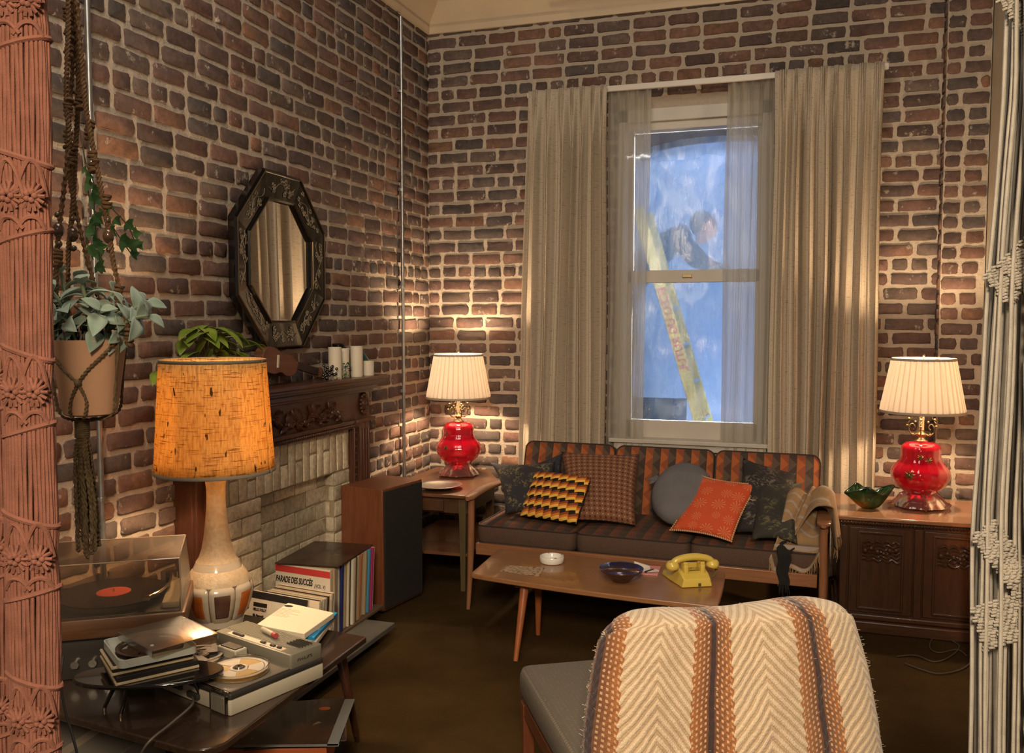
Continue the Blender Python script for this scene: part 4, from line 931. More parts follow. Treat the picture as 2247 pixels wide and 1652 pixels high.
for (x0, y0), (x1, y1) in (((-1.225,3.90),(-1.236,3.79)), ((-1.22,4.10),(-1.238,4.15)), ((-.55,3.93),(-.52,3.87)), ((-.52,4.10),(-.49,4.20))):
    MB().rod((x0+.92,y0-4.04,.34),(x1+.92,y1-4.04,0),.022,20,r2=.011).build('leg', tkr, ct)
cer = mat('white_ceramic', (.72,.70,.64), .2, Coat_Weight=.4)
ash = thing('ashtray', 'round white ceramic ashtray on the coffee table', 'ashtray', at_z(1211,1234,.3625))
def notch(a, t): return 1
MB().lathe([(.050,0),(.056,.003),(.0595,.012),(.060,.030),(.058,.034),(.053,.034),(.050,.028),(.046,.012),(.038,.008),(.001,.007)], 48).build('dish', cer, ash)
m = MB(); dk = mat('ash_grey', (.2,.18,.16), .9)
for k in range(18): m.ell((rn.uniform(-.025,.025), rn.uniform(-.02,.02), .009), (.004,.003,.0015), nu=6, nv=4)
m.build('ash', dk, ash)
m = MB()
for a in (2.2, 5.3, .7): m.box((.055*math.cos(a), .055*math.sin(a), .0345), (.012,.006,.003), None)
m.build('rest_notch', dk, ash)
cob = mat('cobalt_glaze', (.025,.045,.30), .22, c2=(.012,.015,.08), ns=18, Coat_Weight=.25); brg = mat('brown_glaze', (.045,.022,.016), .25, Coat_Weight=.5)
bo = thing('ceramic_bowl', 'wide blue glazed stoneware bowl on the coffee table', 'bowl', at_z(1363,1275,.3625))
MB().lathe([(.038,0),(.042,.003),(.045,.010),(.075,.030),(.096,.050),(.101,.060)], 56).build('outside', brg, bo, angle=180)
MB().shell([(.101,.060),(.099,.0625),(.093,.056),(.070,.035),(.040,.018),(.001,.014)], 56).build('inside', cob, bo, angle=180)
pk = thing('pink_notepad', 'pink paper pad lying between the blue bowl and the yellow telephone', 'notepad', at_z(1418,1252,.3625), .05)
MB().box((0,0,.003), (.125,.15,.006)).build('pad', mat('pink_paper', (.55,.24,.22), .8), pk, bevel=.001); MB().box((.0,.072,.0035),(.125,.006,.008)).build('binding', mat('red_edge', (.4,.04,.04), .7), pk)
fp_ = thing('folded_paper', 'folded white paper slips lying on the pink pad', 'paper', at_z(1412,1250,.369), .3); wpap = mat('white_paper', (.66,.60,.50), .85)
MB().add([(-.045,-.02,0),(.03,-.03,0),(.035,.03,.006),(-.04,.04,.03),(-.03,.06,.012),(.04,.05,.004)], [(0,1,2,3),(3,2,5,4)]).build('slip', wpap, fp_, smooth=False, solid=.001)
MB().box((.03,-.035,.004),(.06,.035,.002), RZ(.2)).build('card', wpap, fp_, smooth=False)
pe = thing('pen', 'short dark pen lying on the white slips beside the phone', 'pen', at_z(1424,1252,.375), 1.1)
MB().rod((-.03,0,0),(.03,0,0),.004,10).build('barrel', mat('black_plastic', (.012,.012,.014), .3), pe); MB().rod((.03,0,0),(.042,0,0),.0035,8,r2=.001).build('tip', mat('pen_red', (.3,.03,.03), .4), pe)
# worn paper label on the table
pt = MB()
mp_ = N('speckled_paper'); v = mp_.coord(); f = mp_.noise(v, 60, 3); mp_.set(Base_Color=mp_.ramp(f, [(.36, (.10,.045,.02)), (.46, (.36,.24,.14)), (.6, (.44,.31,.19))]), Roughness=.75)
q = [at_z(x, y, .3632) for x, y in ((1097,1253),(1182,1265),(1195,1245),(1112,1240))]; c0 = sum(q, Vector())/4
MB().add([tuple(p-c0) for p in q], [(0,1,2,3)]).build('glued_paper', mp_.m, smooth=False, loc=c0, solid=.0008); o = bpy.data.objects['glued_paper']; tag(o, 'torn speckled rectangle of paper stuck on the left part of the coffee table', 'paper')
# telephone
yl = mat('yellow_plastic', (.62,.46,.085), .28, Coat_Weight=.3)
ph = thing('telephone', 'yellow desk telephone seen from behind on the coffee table', 'telephone', (-.450,3.975,.3625)); Mh = frame((0,0,0), (.88,.47,0), (-.47,.88,0)) @ SC(1.06,1.06,.86)
def prof_x(y, z0, z1, w): return [(-w/2,y,z0),(w/2,y,z0),(w/2*.86,y,z1),(-w/2*.86,y,z1)]
m = MB(); st_ = [(-.003,.004,.035,.128),(0,.0,.045,.135),(.03,.0,.066,.14),(.075,.0,.078,.15),(.10,.0,.075,.155),(.13,.0,.066,.16),(.205,.0,.03,.168),(.213,.003,.02,.165)]
vs = [p for s in st_ for p in prof_x(*s)]; k = len(st_)
m.add(vs, [(i*4+b, i*4+(b+1)%4, (i+1)*4+(b+1)%4, (i+1)*4+b) for i in range(k-1) for b in range(4)]+[(3,2,1,0), tuple((k-1)*4+b for b in range(4))])
m.build('housing', yl, ph, M=Mh, bevel=.006, angle=35)
m = MB()
for sx in (-1, 1):
    m.rbox((sx*.037,.052,.083), (.020,.055,.05), .006); m.rbox((sx*.037,.036,.112), (.020,.012,.018), .004); m.rbox((sx*.037,.070,.112), (.020,.012,.018), .004)
m.rbox((0,.088,.088), (.075,.012,.03), .004); m.build('cradle', yl, ph, M=Mh)
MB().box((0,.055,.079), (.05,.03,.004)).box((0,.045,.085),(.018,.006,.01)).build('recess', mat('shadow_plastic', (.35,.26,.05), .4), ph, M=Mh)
m = MB(); P = smooth_path([(-.088,.054,.100),(-.075,.054,.125),(-.04,.054,.138),(0,.054,.142),(.04,.054,.138),(.075,.054,.125),(.088,.054,.100)], 5)
m.tube(P, [.015+.004*math.sin(pi*i/30) for i in range(31)], 12)
for sx in (-1, 1): m.lathe([(.015,.03),(.024,.022),(.029,.006),(.029,-.006),(.024,-.012),(.001,-.012)][::-1], 28, T(sx*.088,.054,.095) @ RY(sx*.28))
m.build('handset', yl, ph, M=Mh)
MB().box((.01,-.003,.014), (.012,.004,.016)).build('line_socket', mat('clear_plug', (.08,.07,.06), .2), ph, M=Mh)
def coil(mb, path, R, r, turns, seg=5):
    P = smooth_path(path, 12); n_ = len(P); out = []
    K = turns*10
    for i in range(K+1):
        q = i/K*(n_-1); a = min(int(q), n_-2); p = P[a].lerp(P[a+1], q-a); tdir = (P[a+1]-P[a]).normalized(); u = tdir.orthogonal().normalized(); b = tdir.cross(u); an = 2*pi*i/10
        out.append(p+(u*math.cos(an)+b*math.sin(an))*R)
    mb.tube(out, r, seg)
m = MB(); w0 = Mh.inverted()
pth = [w0 @ Vector(p) for p in ((.095,.075,.10),(.145,.09,.05),(.13,.16,.01),(.14,.1,.006))]
coil(m, [(.088,.07,.10),(.125,.10,.06),(.12,.15,.01),(.09,.17,.008),(.06,.12,.006)] and [(.100,.06,.09),(.118,.08,.05),(.105,.10,.012)], .005, .0016, 22)
cl0 = at_z(1560,1330,.30)
m.build('handset_cord', mat('olive_cord', (.22,.17,.04), .5), ph, M=Mh)
m = MB(); p0 = Vector((0,0,0)); m.tube(smooth_path([(.02,-.02,.0),(.0,-.025,-.06),(.006,-.02,-.14),(-.004,0,-.22),(.02,.05,-.292),(.12,.16,-.296)], 8), .0028, 6); m.tube(smooth_path([(.035,-.01,.02),(.028,-.03,-.04),(.012,-.02,-.14),(.03,.0,-.24),(.08,.02,-.296)], 8), .0028, 6)
m.build('line_cord', bpy.data.materials['olive_cord'], ph, M=T(*(cl0-ph.location)))
# ============================================================ DARK TABLE IN THE FOREGROUND
TZ = .45
bt = thing('low_side_table', 'dark brown low table with splayed tapered legs carrying the burlap lamp and tape recorder', 'table', (-1.9, 2.35, 0))
dkw = wood('dark_laminate', (.028,.016,.010), (.055,.032,.020), (10,1.2,10), .22, coat=.4)
P = [(-1.439,2.742),(-2.36,2.86),(-2.40,1.98)]
cx0 = Vector((-1.420,1.862)); r = .075
for i in range(9):
    a = -pi/2-.1+(pi/2+.1)*i/8; P.append((cx0.x-r+r*math.cos(a), cx0.y+r+r*math.sin(a)))
MB().prism([(a+1.9, b-2.35) for a, b in P][::1], TZ-.022, TZ).build('table_top', dkw, bt, bevel=.004, angle=30)
ctip = mat('brass_ferrule', (.5,.38,.2), .3, 1)
for (x0, y0), (x1, y1) in (((-1.50,2.66),(-1.548,2.87)), ((-1.70,2.15),(-1.68,2.05)), ((-2.25,2.64),(-2.33,2.84)), ((-2.27,2.12),(-2.34,1.98))):
    a, b = Vector((x0+1.9, y0-2.35, TZ-.022)), Vector((x1+1.9, y1-2.35, 0)); l = MB().rod(a, a.lerp(b,.92), .020, 16, r2=.0115).build('leg', tkr_dark if False else mahv, bt)
    MB().rod(a.lerp(b,.92), b, .0112, 14, r2=.009).build('ferrule', ctip, l)
# ---------------------------------------------------------- big lamp
LX, LY = -2.015, 2.70
bl = thing('pottery_lamp', 'tall cream pottery lamp with orange and brown panels and an orange burlap shade', 'lamp', (LX, LY, TZ+.0005), .15)
crm = mat('cream_rough_glaze', (.55,.44,.29), .5, c2=(.46,.35,.22), ns=60, bs=.5, bn=130, bd=.004); crs_ = mat('cream_gloss_glaze', (.55,.47,.35), .18, Coat_Weight=.5)
pr = [(.080,0),(.087,.004),(.088,.016),(.084,.026),(.090,.034),(.108,.075),(.118,.115),(.119,.135),(.114,.158),(.107,.172),(.096,.190),(.084,.204)]
MB().lathe(pr, 64).build('base', mat('brown_groove_glaze', (.19,.13,.085), .4, c2=(.28,.2,.13), ns=50), bl)
MB().lathe([(.115,.157),(.111,.168),(.100,.188),(.086,.205)], 64).build('shoulder', crm, bl); MB().lathe([(.086,.203),(.0835,.210),(.076,.226),(.0735,.231),(.07,.231)], 64).build('glossy_band', crs_, bl)
MB().lathe([(.0745,.230),(.064,.245),(.054,.275),(.046,.315),(.040,.36),(.035,.41),(.0325,.46),(.0335,.50),(.037,.525),(.043,.538),(.041,.545),(.025,.546)], 48).build('neck', crm, bl)
MB().lathe([(.081,0),(.089,.004),(.0895,.018),(.086,.028),(.080,.03)], 64).build('foot_ring', crs_, bl)
def rad(z):
    for (r0, z0), (r1, z1) in zip(pr, pr[1:]):
        if z0 <= z <= z1: return r0+(r1-r0)*(z-z0)/(z1-z0)
    return pr[-1][0]
def panel(mb, a0, wa, z0, z1, off, rc):
    def fn(u, v):
        z = z0+(z1-z0)*v; k = 1; e = min(v, 1-v)*(z1-z0); 
        if e < rc: k = 1-(1-math.sqrt(max(0, 1-((rc-e)/rc)**2)))*rc/(wa*.1)
        k *= .80+.20*min(1, (rad(z)/.119)); ed = min(u, 1-u, v, 1-v); o_ = off*min(1, ed*9+.05)
        a = a0+(u-.5)*wa*k; return ((rad(z)+o_)*math.cos(a), (rad(z)+o_)*math.sin(a), z)
    mb.grid(fn, 14, 16)
opan = mat('orange_glaze', (.55,.15,.025), .3, c2=(.42,.10,.02), ns=25, bs=.2); bpan = mat('brown_glaze_panel', (.085,.04,.025), .3, c2=(.14,.07,.045), ns=25, bs=.2)
for k in range(8):
    a = -.96+k*pi/4; m = MB(); panel(m, a, .76, .022, .158, .0055, .018); f_ = m.build('panel_frame', crs_, bl)
    m = MB(); panel(m, a, .56, .034, .142, .0068, .010); m.build('glazed_inset', (bpan, opan)[k % 2], f_)
def burlap(g):
    v = g.coord('UV', (260, 170, 1)); x, y, _ = g.sep(v); wx_ = g.math('ABSOLUTE', g.math('SINE', g.math('MULTIPLY', x, pi))); wy_ = g.math('ABSOLUTE', g.math('SINE', g.math('MULTIPLY', y, pi)))
    wv = g.math('MULTIPLY', wx_, wy_)
    s1 = g.noise(g.coord('UV', (150, 9, 1)), 1, 3, .6); s2 = g.noise(g.coord('UV', (14, 95, 1), (3,1,0)), 1, 3, .6); s3 = g.noise(g.coord('UV', (60, 6, 1), (7,1,0)), 1, 2)
    c = g.mix(wv, (.50,.30,.09), (.86,.60,.25))
    c = g.mix(g.ramp(s1, [(.44, 0.0), (.68, .7)]), c, (.34,.16,.035)); c = g.mix(g.ramp(s2, [(.58, 0.0), (.64, .85)]), c, (.16,.055,.015))
    return g.mix(g.ramp(s3, [(.66, 0.0), (.69, .95)]), c, (.07,.035,.012))
bur = shade_mat('orange_burlap', (.6,.3,.1), .34, burlap)
m = MB(); m.shell([(.208-.0253*q/8,.556+.40*q/8) for q in range(9)], 96); so_ = m.build('burlap_shade', bur, bl, solid=.001)
gbr = mat('grey_braid', (.22,.18,.13), .8)
for q_ in ([(.2092,.554),(.2098,.556),(.2090,.566)], [(.1838,.946),(.1834,.956),(.1828,.957)]): MB().shell(q_, 96).build('braid_edge', gbr, so_, solid=.0012)
m = MB()
for k in range(3): a = k*2*pi/3+.4; m.rod((0,0,.935),(.181*math.cos(a),.181*math.sin(a),.945),.0016,5)
m.rod((0,0,.54),(0,0,.94),.004,8); m.build('harp', ctip, bl); MB().ell((0,0,.70),(.03,.03,.042)).build('bulb', bulb_m, bl)
point('pottery_lamp_light', (LX, LY, TZ+.72), 72, (1,.69,.40), .04)
# ---------------------------------------------------------- tape recorder
e1 = Vector((.30,.954,0)); e2 = Vector((-.954,.30,0)); ro = Vector((-1.502,2.052,TZ+.0005))
rec = thing('tape_recorder', 'grey and white reel-to-reel tape recorder on the dark table in front of the lamp', 'tape recorder', ro); MR = frame((0,0,0), e1, e2)   # x right, y back
wpl = mat('off_white_plastic', (.46,.42,.32), .4); dpl = mat('charcoal_plastic', (.035,.032,.028), .35); gpl = mat('grey_green_plastic', (.17,.16,.12), .45); tpm = mat('taupe_deck', (.20,.165,.125), .35); chrm = mat('chrome', (.6,.57,.5), .15, 1)
MB().rbox((.175,.185,.022), (.345,.37,.044), .008).build('lower_case', wpl, rec, M=MR)
MB().rbox((.175,.185,.053), (.345,.37,.018), .008).build('dark_band', dpl, rec, M=MR)
MB().rbox((.115,.185,.065), (.215,.355,.006), .006).build('deck', tpm, rec, M=MR)
m = MB(); m.tube([(.005,.01,.064),(.23,.01,.064)], .0022, 6); m.tube([(.006,.01,.064),(.006,.36,.064)], .0022, 6); m.build('chrome_edge', chrm, rec, M=MR)
hd = MB().rbox((.283,.185,.082), (.125,.362,.045), .008).build('speaker_housing', gpl, rec, M=MR)
m = MB()
for k in range(13): m.box((.262+k*.0062,.20,.1055), (.0028,.32,.0022))
m.build('grille_ribs', mat('grille_rib', (.27,.25,.19), .5), hd)
m = MB()
for k in range(9): m.box((.275+k*.006,.055,.108), (.002,.07 if k%2 else .06,.002))
m.build('grille_slots', dpl, hd)
MB().box((.238,.185,.1055), (.022,.26,.002)).build('control_strip', mat('ivory_strip', (.66,.55,.40), .5), hd)
m = MB()
for y, s in ((.075,.016),(.105,.02),(.15,.02),(.27,.05)): m.box((.238,y,.109), (.009,s,.006))
m.build('slide_knobs', dpl, hd, bevel=.001)
def yb(y, w): return [(y-w/2,0),(y+w/2,0)]
m = MB(); m.box((-.002,.045,.028), (.010,.062,.046)); m.build('latch_panel', gpl, rec, M=MR, bevel=.002)
m = MB(); m.tube([(-.006,.022,.066),(-.006,.068,.066)], .004, 8); m.box((-.002,.011,.03),(.008,.006,.05)); m.box((-.002,.079,.03),(.008,.006,.05)); m.build('carry_handle', chrm, rec, M=MR)
m = MB(); m.box((-.004,.16,.024),(.012,.05,.016)); m.box((-.004,.25,.03),(.008,.07,.012)); m.build('socket_panel', dpl, rec, M=MR, bevel=.002)
m = MB(); m.box((.180,.225,.082),(.045,.09,.03)); m.build('head_cover', wpl, rec, M=MR, bevel=.004); MB().box((.180,.225,.0985),(.032,.07,.003)).build('head_plate', dpl, rec, M=MR)
def txt_strip(o, M): pass
text('PHILIPS', .014, chrm, hd, frame((.245,.0032,.078), (1,0,0), (0,0,1)), sx=1.3, name='nameplate')
clearp = N('clear_plastic'); clearp.set(Base_Color=(.9,.86,.78), Roughness=.08, Transmission_Weight=1, IOR=1.3)
tape_b = mat('brown_tape', (.05,.025,.014), .3); yelp = mat('amber_tape', (.42,.26,.07), .4)
def reel(name, label, c, r, body, rim, tape, tr, rz=0, inner=None, z=0):
    t = thing(name, label, 'tape reel', c, rz)
    def flange(z0, mt, nm):
        m = MB(); seg = 72
        m.lathe([(r*.86,z0),(r*.86,z0+.0015),(r,z0+.0015),(r,z0)], seg, closed=True); m.lathe([(.008,z0),(.008,z0+.0015),(r*.33,z0+.0015),(r*.33,z0)], 36, closed=True)
        for k in range(3):
            a = k*2*pi/3; pts = []
            for i in range(7): b = a-.42+.84*i/6; pts.append((r*.30*math.cos(b), r*.30*math.sin(b)))
            for i in range(7): b = a+.50-1.0*i/6; pts.append((r*.88*math.cos(b), r*.88*math.sin(b)))
            m.prism(pts, z0, z0+.0015)
        m.build(nm, mt, t, smooth=False)
    flange(0, body, 'lower_flange'); flange(.011, rim, 'upper_flange')
    MB().lathe([(.012,.0016),(tr,.0016),(tr,.0108),(.012,.0108)], 60, closed=True).build('tape_pack', tape, t)
    MB().lathe([(.004,0),(.018,0),(.018,.014),(.012,.014),(.012,.018),(.004,.018)], 24, closed=True).build('hub', inner or chrm, t); return t
rc_ = ro+MR.to_3x3() @ Vector((.108,.098,.0705)); whp = mat('white_reel_plastic', (.62,.55,.44), .3)
reel('tape_reel', 'clear-rimmed reel with pale spokes over amber tape on the near spindle of the recorder', rc_, .083, whp, whp, yelp, .079, .5)
MB().lathe([(.083,.002),(.0855,.002),(.0855,.020),(.083,.020)], 72, closed=True).build('clear_rim', clearp.m, bpy.data.objects['tape_reel'])
rc2 = ro+MR.to_3x3() @ Vector((.108,.290,.0705))
reel('tape_reel', 'dark grey empty-spoked reel on the far spindle of the recorder', rc2, .074, mat('grey_reel', (.10,.09,.08), .4), bpy.data.materials['grey_reel'], tape_b, .030, 1.1)
cable = mat('grey_cable', (.14,.12,.095), .5)
pc = [ro+MR.to_3x3() @ Vector((-.006,.16,.02)), at_z(420,1548,TZ+.03), at_z(372,1590,TZ+.02), Vector((-1.60,1.84,TZ+.006)), at_z(285,1700,.33), at_z(240,1740,.2), at_z(240,1760,.02)]
MB().tube(smooth_path([p-ro for p in pc], 8), .0032, 8).build('power_lead', cable, rec)
# ---------------------------------------------------------- tape boxes and books beside the recorder
def flatbox(name, label, cat, px, z0, h, mt, edge=None, lip=0, group=None, extra=None):
    q = [at_z(x, y, z0+h) for x, y in px]; c0 = sum(q, Vector())/4; c0.z = z0; L = [p-c0 for p in q]
    t = thing(name, label, cat, c0, group=group)
    MB().prism([(p.x, p.y) for p in L], h*.0, h).build('case', [mt], t, smooth=False, bevel=.0025)
    return t, L, c0
m_card = mat('cream_card', (.66,.56,.41), .6, c2=(.6,.5,.36), ns=8); m_blue = mat('blue_case', (.012,.22,.46), .35); m_green = mat('pale_print', (.5,.48,.25), .6); blk = mat('black_card', (.015,.013,.012), .5)
t, L, c0 = flatbox('tape_box', 'black flat tape case at the bottom of the pile beside the recorder', 'tape box', [(592,1392),(655,1425),(715,1375),(650,1352)], TZ+.0005, .014, blk)
t, L, c0 = flatbox('tape_box', 'pale cream tape box under the blue one beside the recorder', 'tape box', [(604,1398),(693,1409),(735,1352),(640,1345)], TZ+.015, .016, m_card)
t, L, c0 = flatbox('tape_box', 'bright blue tape case under the white one with a yellow printed label', 'tape box', [(598,1382),(690,1398),(741,1343),(640,1335)], TZ+.0315, .013, m_blue)
q = [p for p in L]; m = MB(); ctr = (q[1]*.45+q[2]*.55); e_ = (q[2]-q[1]); f_ = (q[0]-q[1]).normalized()*.035
m.add([tuple(q[1]+e_*.25+f_*.25+Vector((0,0,.0008))), tuple(q[1]+e_*.75+f_*.25+Vector((0,0,.0008))), tuple(q[1]+e_*.75+f_*1.2+Vector((0,0,.0008))), tuple(q[1]+e_*.25+f_*1.2+Vector((0,0,.0008)))], [(0,1,2,3)]); m.build('printed_label', m_green, t, smooth=False, solid=.0003)
t, L, c0 = flatbox('tape_box', 'white square tape box with small grey print on top of the pile beside the recorder', 'tape box', [(562,1370),(668,1390),(733,1344),(632,1322)], TZ+.045, .020, mat('white_card', (.72,.62,.47), .5))
ex_ = (L[1]-L[0]).normalized(); ey_ = (L[3]-L[0]).normalized()
Mt = frame(L[3]*.80+L[0]*.1+L[1]*.03+L[2]*.07+Vector((0,0,.0006)), ex_, ey_)
MB().lathe([(.001,.0002),(.012,.0002),(.012,.0006),(.001,.0006)], 24, Mt @ SC(1.5,.8,1)).build('printed_oval', dpl, t)
gp = mat('grey_print', (.40,.33,.25), .7); mm = MB()
for k in range(7): mm.box((.02+.02*(k%2), -.03-.012*k, .0002), (.11-.015*(k%3), .0012, .0003), Mt)
mm.build('printed_lines', gp, t, smooth=False)
tb = thing('marker_tube', 'small white tube with a red cap lying behind the recorder grille', 'tube', at_z(592,1388,TZ+.075), -.5); tb.location.z = TZ+.108+.009; tb.location = at_z(592,1388,TZ+.118); 
MB().rod((-.045,0,0),(.022,0,0),.0085,16).build('barrel', wpl, tb); MB().rod((.022,0,0),(.04,0,0),.0087,16).build('cap', mat('red_cap', (.4,.06,.06), .5), tb)
# ---------------------------------------------------------- small black stand with boxes
sd = thing('kidney_stand', 'small black kidney-shaped stand with brass-tipped legs on the dark table', 'stand', (-1.75, 2.03, TZ))
gl_blk = mat('gloss_black', (.010,.008,.007), .12, Coat_Weight=.8)
zt = .105; pts = []
def kid(t): a = 2*pi*t; r = 1+.10*math.cos(2*a)-.16*math.exp(-((a-1.9)/.6)**2); return (.185*r*math.cos(a), .105*r*math.sin(a))
A_ = RZ(.45)
pts = [tuple((A_ @ Vector((*kid(i/48), 0)))[:2]) for i in range(48)]
MB().prism(pts, zt-.012, zt).build('stand_top', gl_blk, sd, bevel=.004, angle=30)
for a, b in (((-.07,-.045),(-.112,-.052)), ((-.02,-.06),(-.038,-.072)), ((.09,.06),(.12,.075)), ((-.10,.03),(-.13,.05))):
    l = MB().rod((a[0],a[1],zt-.012),(b[0],b[1],.010),.007,10,r2=.005).build('leg', gl_blk, sd); MB().rod((b[0],b[1],.010),(b[0]*1.01,b[1]*1.01,.0),.0055,10).build('brass_tip', ctip, l)
z = TZ+zt
t, L, c0 = flatbox('tape_box', 'cream-edged dark tape box at the bottom of the stack on the black stand', 'tape box', [(256,1487),(436,1447),(410,1416),(228,1436)], z+.0005, .022, blk)
def edging(t, L, h, mt, zs):
    for nm, (i, j_) in (('front_trim',(0,1)),('side_trim',(3,0))):
        mm = MB()
        for zz in zs: mm.tube([tuple(L[i]+Vector((0,0,zz-L[i].z))), tuple(L[j_]+Vector((0,0,zz-L[j_].z)))], .0045, 6)
        mm.build(nm, mt, t)
cre = mat('cream_edge', (.52,.42,.26), .5)
edging(t, L, .022, cre, (.003,))
t, L, c0 = flatbox('tape_box', 'dark tape box with a cream border under the white tray on the black stand', 'tape box', [(247,1464),(424,1427),(400,1396),(222,1424)], z+.023, .024, blk); edging(t, L, .024, cre, (.003,.021))
# white tray with a clear lid resting across
q = [at_z(x, y, z+.070) for x, y in ((252,1450),(425,1414),(398,1378),(234,1398))]; c0 = sum(q, Vector())/4; c0.z = z+.0475; 
tr = thing('open_tape_case', 'shallow white plastic tape case holding a brown reel on the black stand', 'tape case', c0)
ex_ = (q[1]-q[0]); ey_ = (q[3]-q[0]); Mtr = frame((0,0,0), ex_, ey_); w_, h_ = ex_.length, (q[3]-q[0]).dot(Mtr.to_3x3().col[1])
def tray(m, w, h, z0, z1, th, r):
    m.rbox((0,0,z0+.0015), (w,h,.003), r)
    ring_ = []
    for rr, zz in ((0,z0),(0,z1),(th,z1),(th,z0+.003)):
        row = []
        for sx, sy, a0 in ((1,1,0),(-1,1,pi/2),(-1,-1,pi),(1,-1,1.5*pi)):
            for k in range(5): a = a0+pi/2*k/4; rq = max(r-rr,.001); row.append((sx*(w/2-rr-rq)+rq*math.cos(a), sy*(h/2-rr-rq)+rq*math.sin(a), zz))
        ring_.append(row)
    n_ = len(ring_[0]); m.add([p for q_ in ring_ for p in q_], [(j*n_+i, j*n_+(i+1)%n_, (j+1)*n_+(i+1)%n_, (j+1)*n_+i) for j in range(3) for i in range(n_)])
m = MB(); tray(m, w_, h_, 0, .022, .004, .018); m.build('tray', mat('translucent_white', (.50,.52,.46), .35), tr, M=Mtr, angle=50)
reel('tape_reel', 'brown tape reel lying in the white case under the smoky lid', c0+Vector((0,0,.0035)), min(w_, h_)*.44, tape_b, tape_b, tape_b, .06, .3, dpl)
smk = N('smoky_clear_plastic'); trn = smk.node('ShaderNodeBsdfTransparent'); trn.inputs[0].default_value = (.86,.80,.72,1); gls = smk.node('ShaderNodeBsdfGlossy'); gls.inputs['Roughness'].default_value = .26
dfs = smk.node('ShaderNodeBsdfDiffuse'); dfs.inputs[0].default_value = (.30,.24,.18,1); fr_ = smk.node('ShaderNodeFresnel'); fr_.inputs[0].default_value = 1.5
m0 = smk.node('ShaderNodeMixShader'); m0.inputs[0].default_value = .07; smk.link(trn.outputs[0], m0.inputs[1]); smk.link(dfs.outputs[0], m0.inputs[2])
m1 = smk.node('ShaderNodeMixShader'); smk.link(smk.math('MULTIPLY', fr_.outputs[0], .6), m1.inputs[0]); smk.link(m0.outputs[0], m1.inputs[1]); smk.link(gls.outputs[0], m1.inputs[2]); smk.link(m1.outputs[0], smk.out.inputs[0])
q = [at_z(x, y, z+.088) for x, y in ((327,1432),(474,1391),(402,1348),(266,1384))]; c1 = sum(q, Vector())/4; ex_ = q[1]-q[0]; ey_ = q[3]-q[0]; Ml2 = frame((0,0,0), ex_, ey_)
ld = thing('smoky_lid', 'smoky transparent lid set askew on the white tape case', 'lid', Vector((c1.x, c1.y, z+.0705)))
m = MB(); tray(m, ex_.length, ey_.dot(Ml2.to_3x3().col[1]), 0, .018, .002, .008); m.v = [(a, b, .018-c_) for a, b, c_ in m.v]
m.build('lid', smk.m, ld, M=Ml2, angle=50); MB().rod((.09,.08,.018),(.09,.08,.020),.005,12).rod((-.08,-.07,.018),(-.08,-.07,.020),.005,12).build('studs', wpl, ld, M=Ml2)
# ---------------------------------------------------------- turntable on a receiver
gdir = Vector((.832,.555,0)); tc = Vector((-2.115,2.30,TZ)); MT = frame((0,0,0), gdir, Vector((-.555,.832,0)))   # x along front, y to the back, front at -y
am = thing('hifi_receiver', 'low black hi-fi receiver under the turntable', 'receiver', tc+Vector((0,0,.0005)))
MB().rbox((0,0,.064), (.36,.30,.125), .004).build('case', dpl, am, M=MT)
m = MB()
for k in range(4): m.rod((-.14+k*.05,-.15,.05),(-.14+k*.05,-.165,.05),.012,16)
m.build('dial_knobs', chrm, am, M=MT); MB().box((.09,-.1515,.08),(.12,.003,.03)).build('tuning_window', mat('dial_glass', (.03,.028,.02), .1), am, M=MT)
tt = thing('turntable', 'wooden turntable under a smoky dust cover with a red-labelled record, left of the lamp', 'turntable', tc+Vector((0,0,.1285)))
MB().rbox((0,0,.034), (.46,.36,.060), .006).build('plinth', wood('plinth_wood', (.09,.040,.016), (.13,.058,.024), (1.2,12,12), .4), tt, M=MT)
MB().rbox((0,0,.066), (.43,.34,.008), .006).build('deck_plate', mat('black_deck', (.02,.02,.022), .35), tt, M=MT)
MB().lathe([(.001,.07),(.148,.07),(.150,.073),(.150,.088),(.146,.091),(.001,.091)], 72).build('platter', mat('ribbed_rubber', (.05,.05,.048), .5), tt, M=MT)
MB().rbox((.185,-.01,.080), (.05,.27,.018), .004).build('control_panel', wpl, tt, M=MT)
m = MB(); m.rod((.165,.12,.07),(.165,.12,.115),.02,20); m.tube(smooth_path([(.165,.16,.11),(.165,.12,.112),(.17,.0,.112),(.15,-.08,.108),(.12,-.12,.104)],6), .004, 8); m.box((.115,-.125,.102),(.02,.03,.01)); m.build('tonearm', chrm, tt, M=MT)
vin = N('vinyl'); vv = vin.coord('Object'); X, Y_, _ = vin.sep(vv); rr = vin.math('SQRT', vin.math('ADD', vin.math('MULTIPLY', X, X), vin.math('MULTIPLY', Y_, Y_)))
vin.set(Base_Color=(.010,.009,.009), Roughness=.18, Anisotropic=.8); vin.bump(vin.math('SINE', vin.math('MULTIPLY', rr, 1800)), .25, .0006)
lp = thing('vinyl_record', 'black vinyl record with a plain red label on the turntable', 'record', tt.location+MT.to_3x3() @ Vector((-.0,0,.0915)))
MB().lathe([(.003,0),(.164,0),(.1645,.001),(.164,.002),(.052,.0021),(.003,.0019)], 96).build('disc', vin.m, lp)
MB().lathe([(.003,.0021),(.052,.0021),(.052,.0026),(.003,.0026)], 48).build('centre_label', mat('red_label', (.52,.085,.06), .6), lp); MB().rod((0,0,.002),(0,0,.012),.003,10).build('spindle', chrm, tt, M=T(*(lp.location-tt.location)))
dc = MB(); W2, D2, H2 = .222, .177, .165
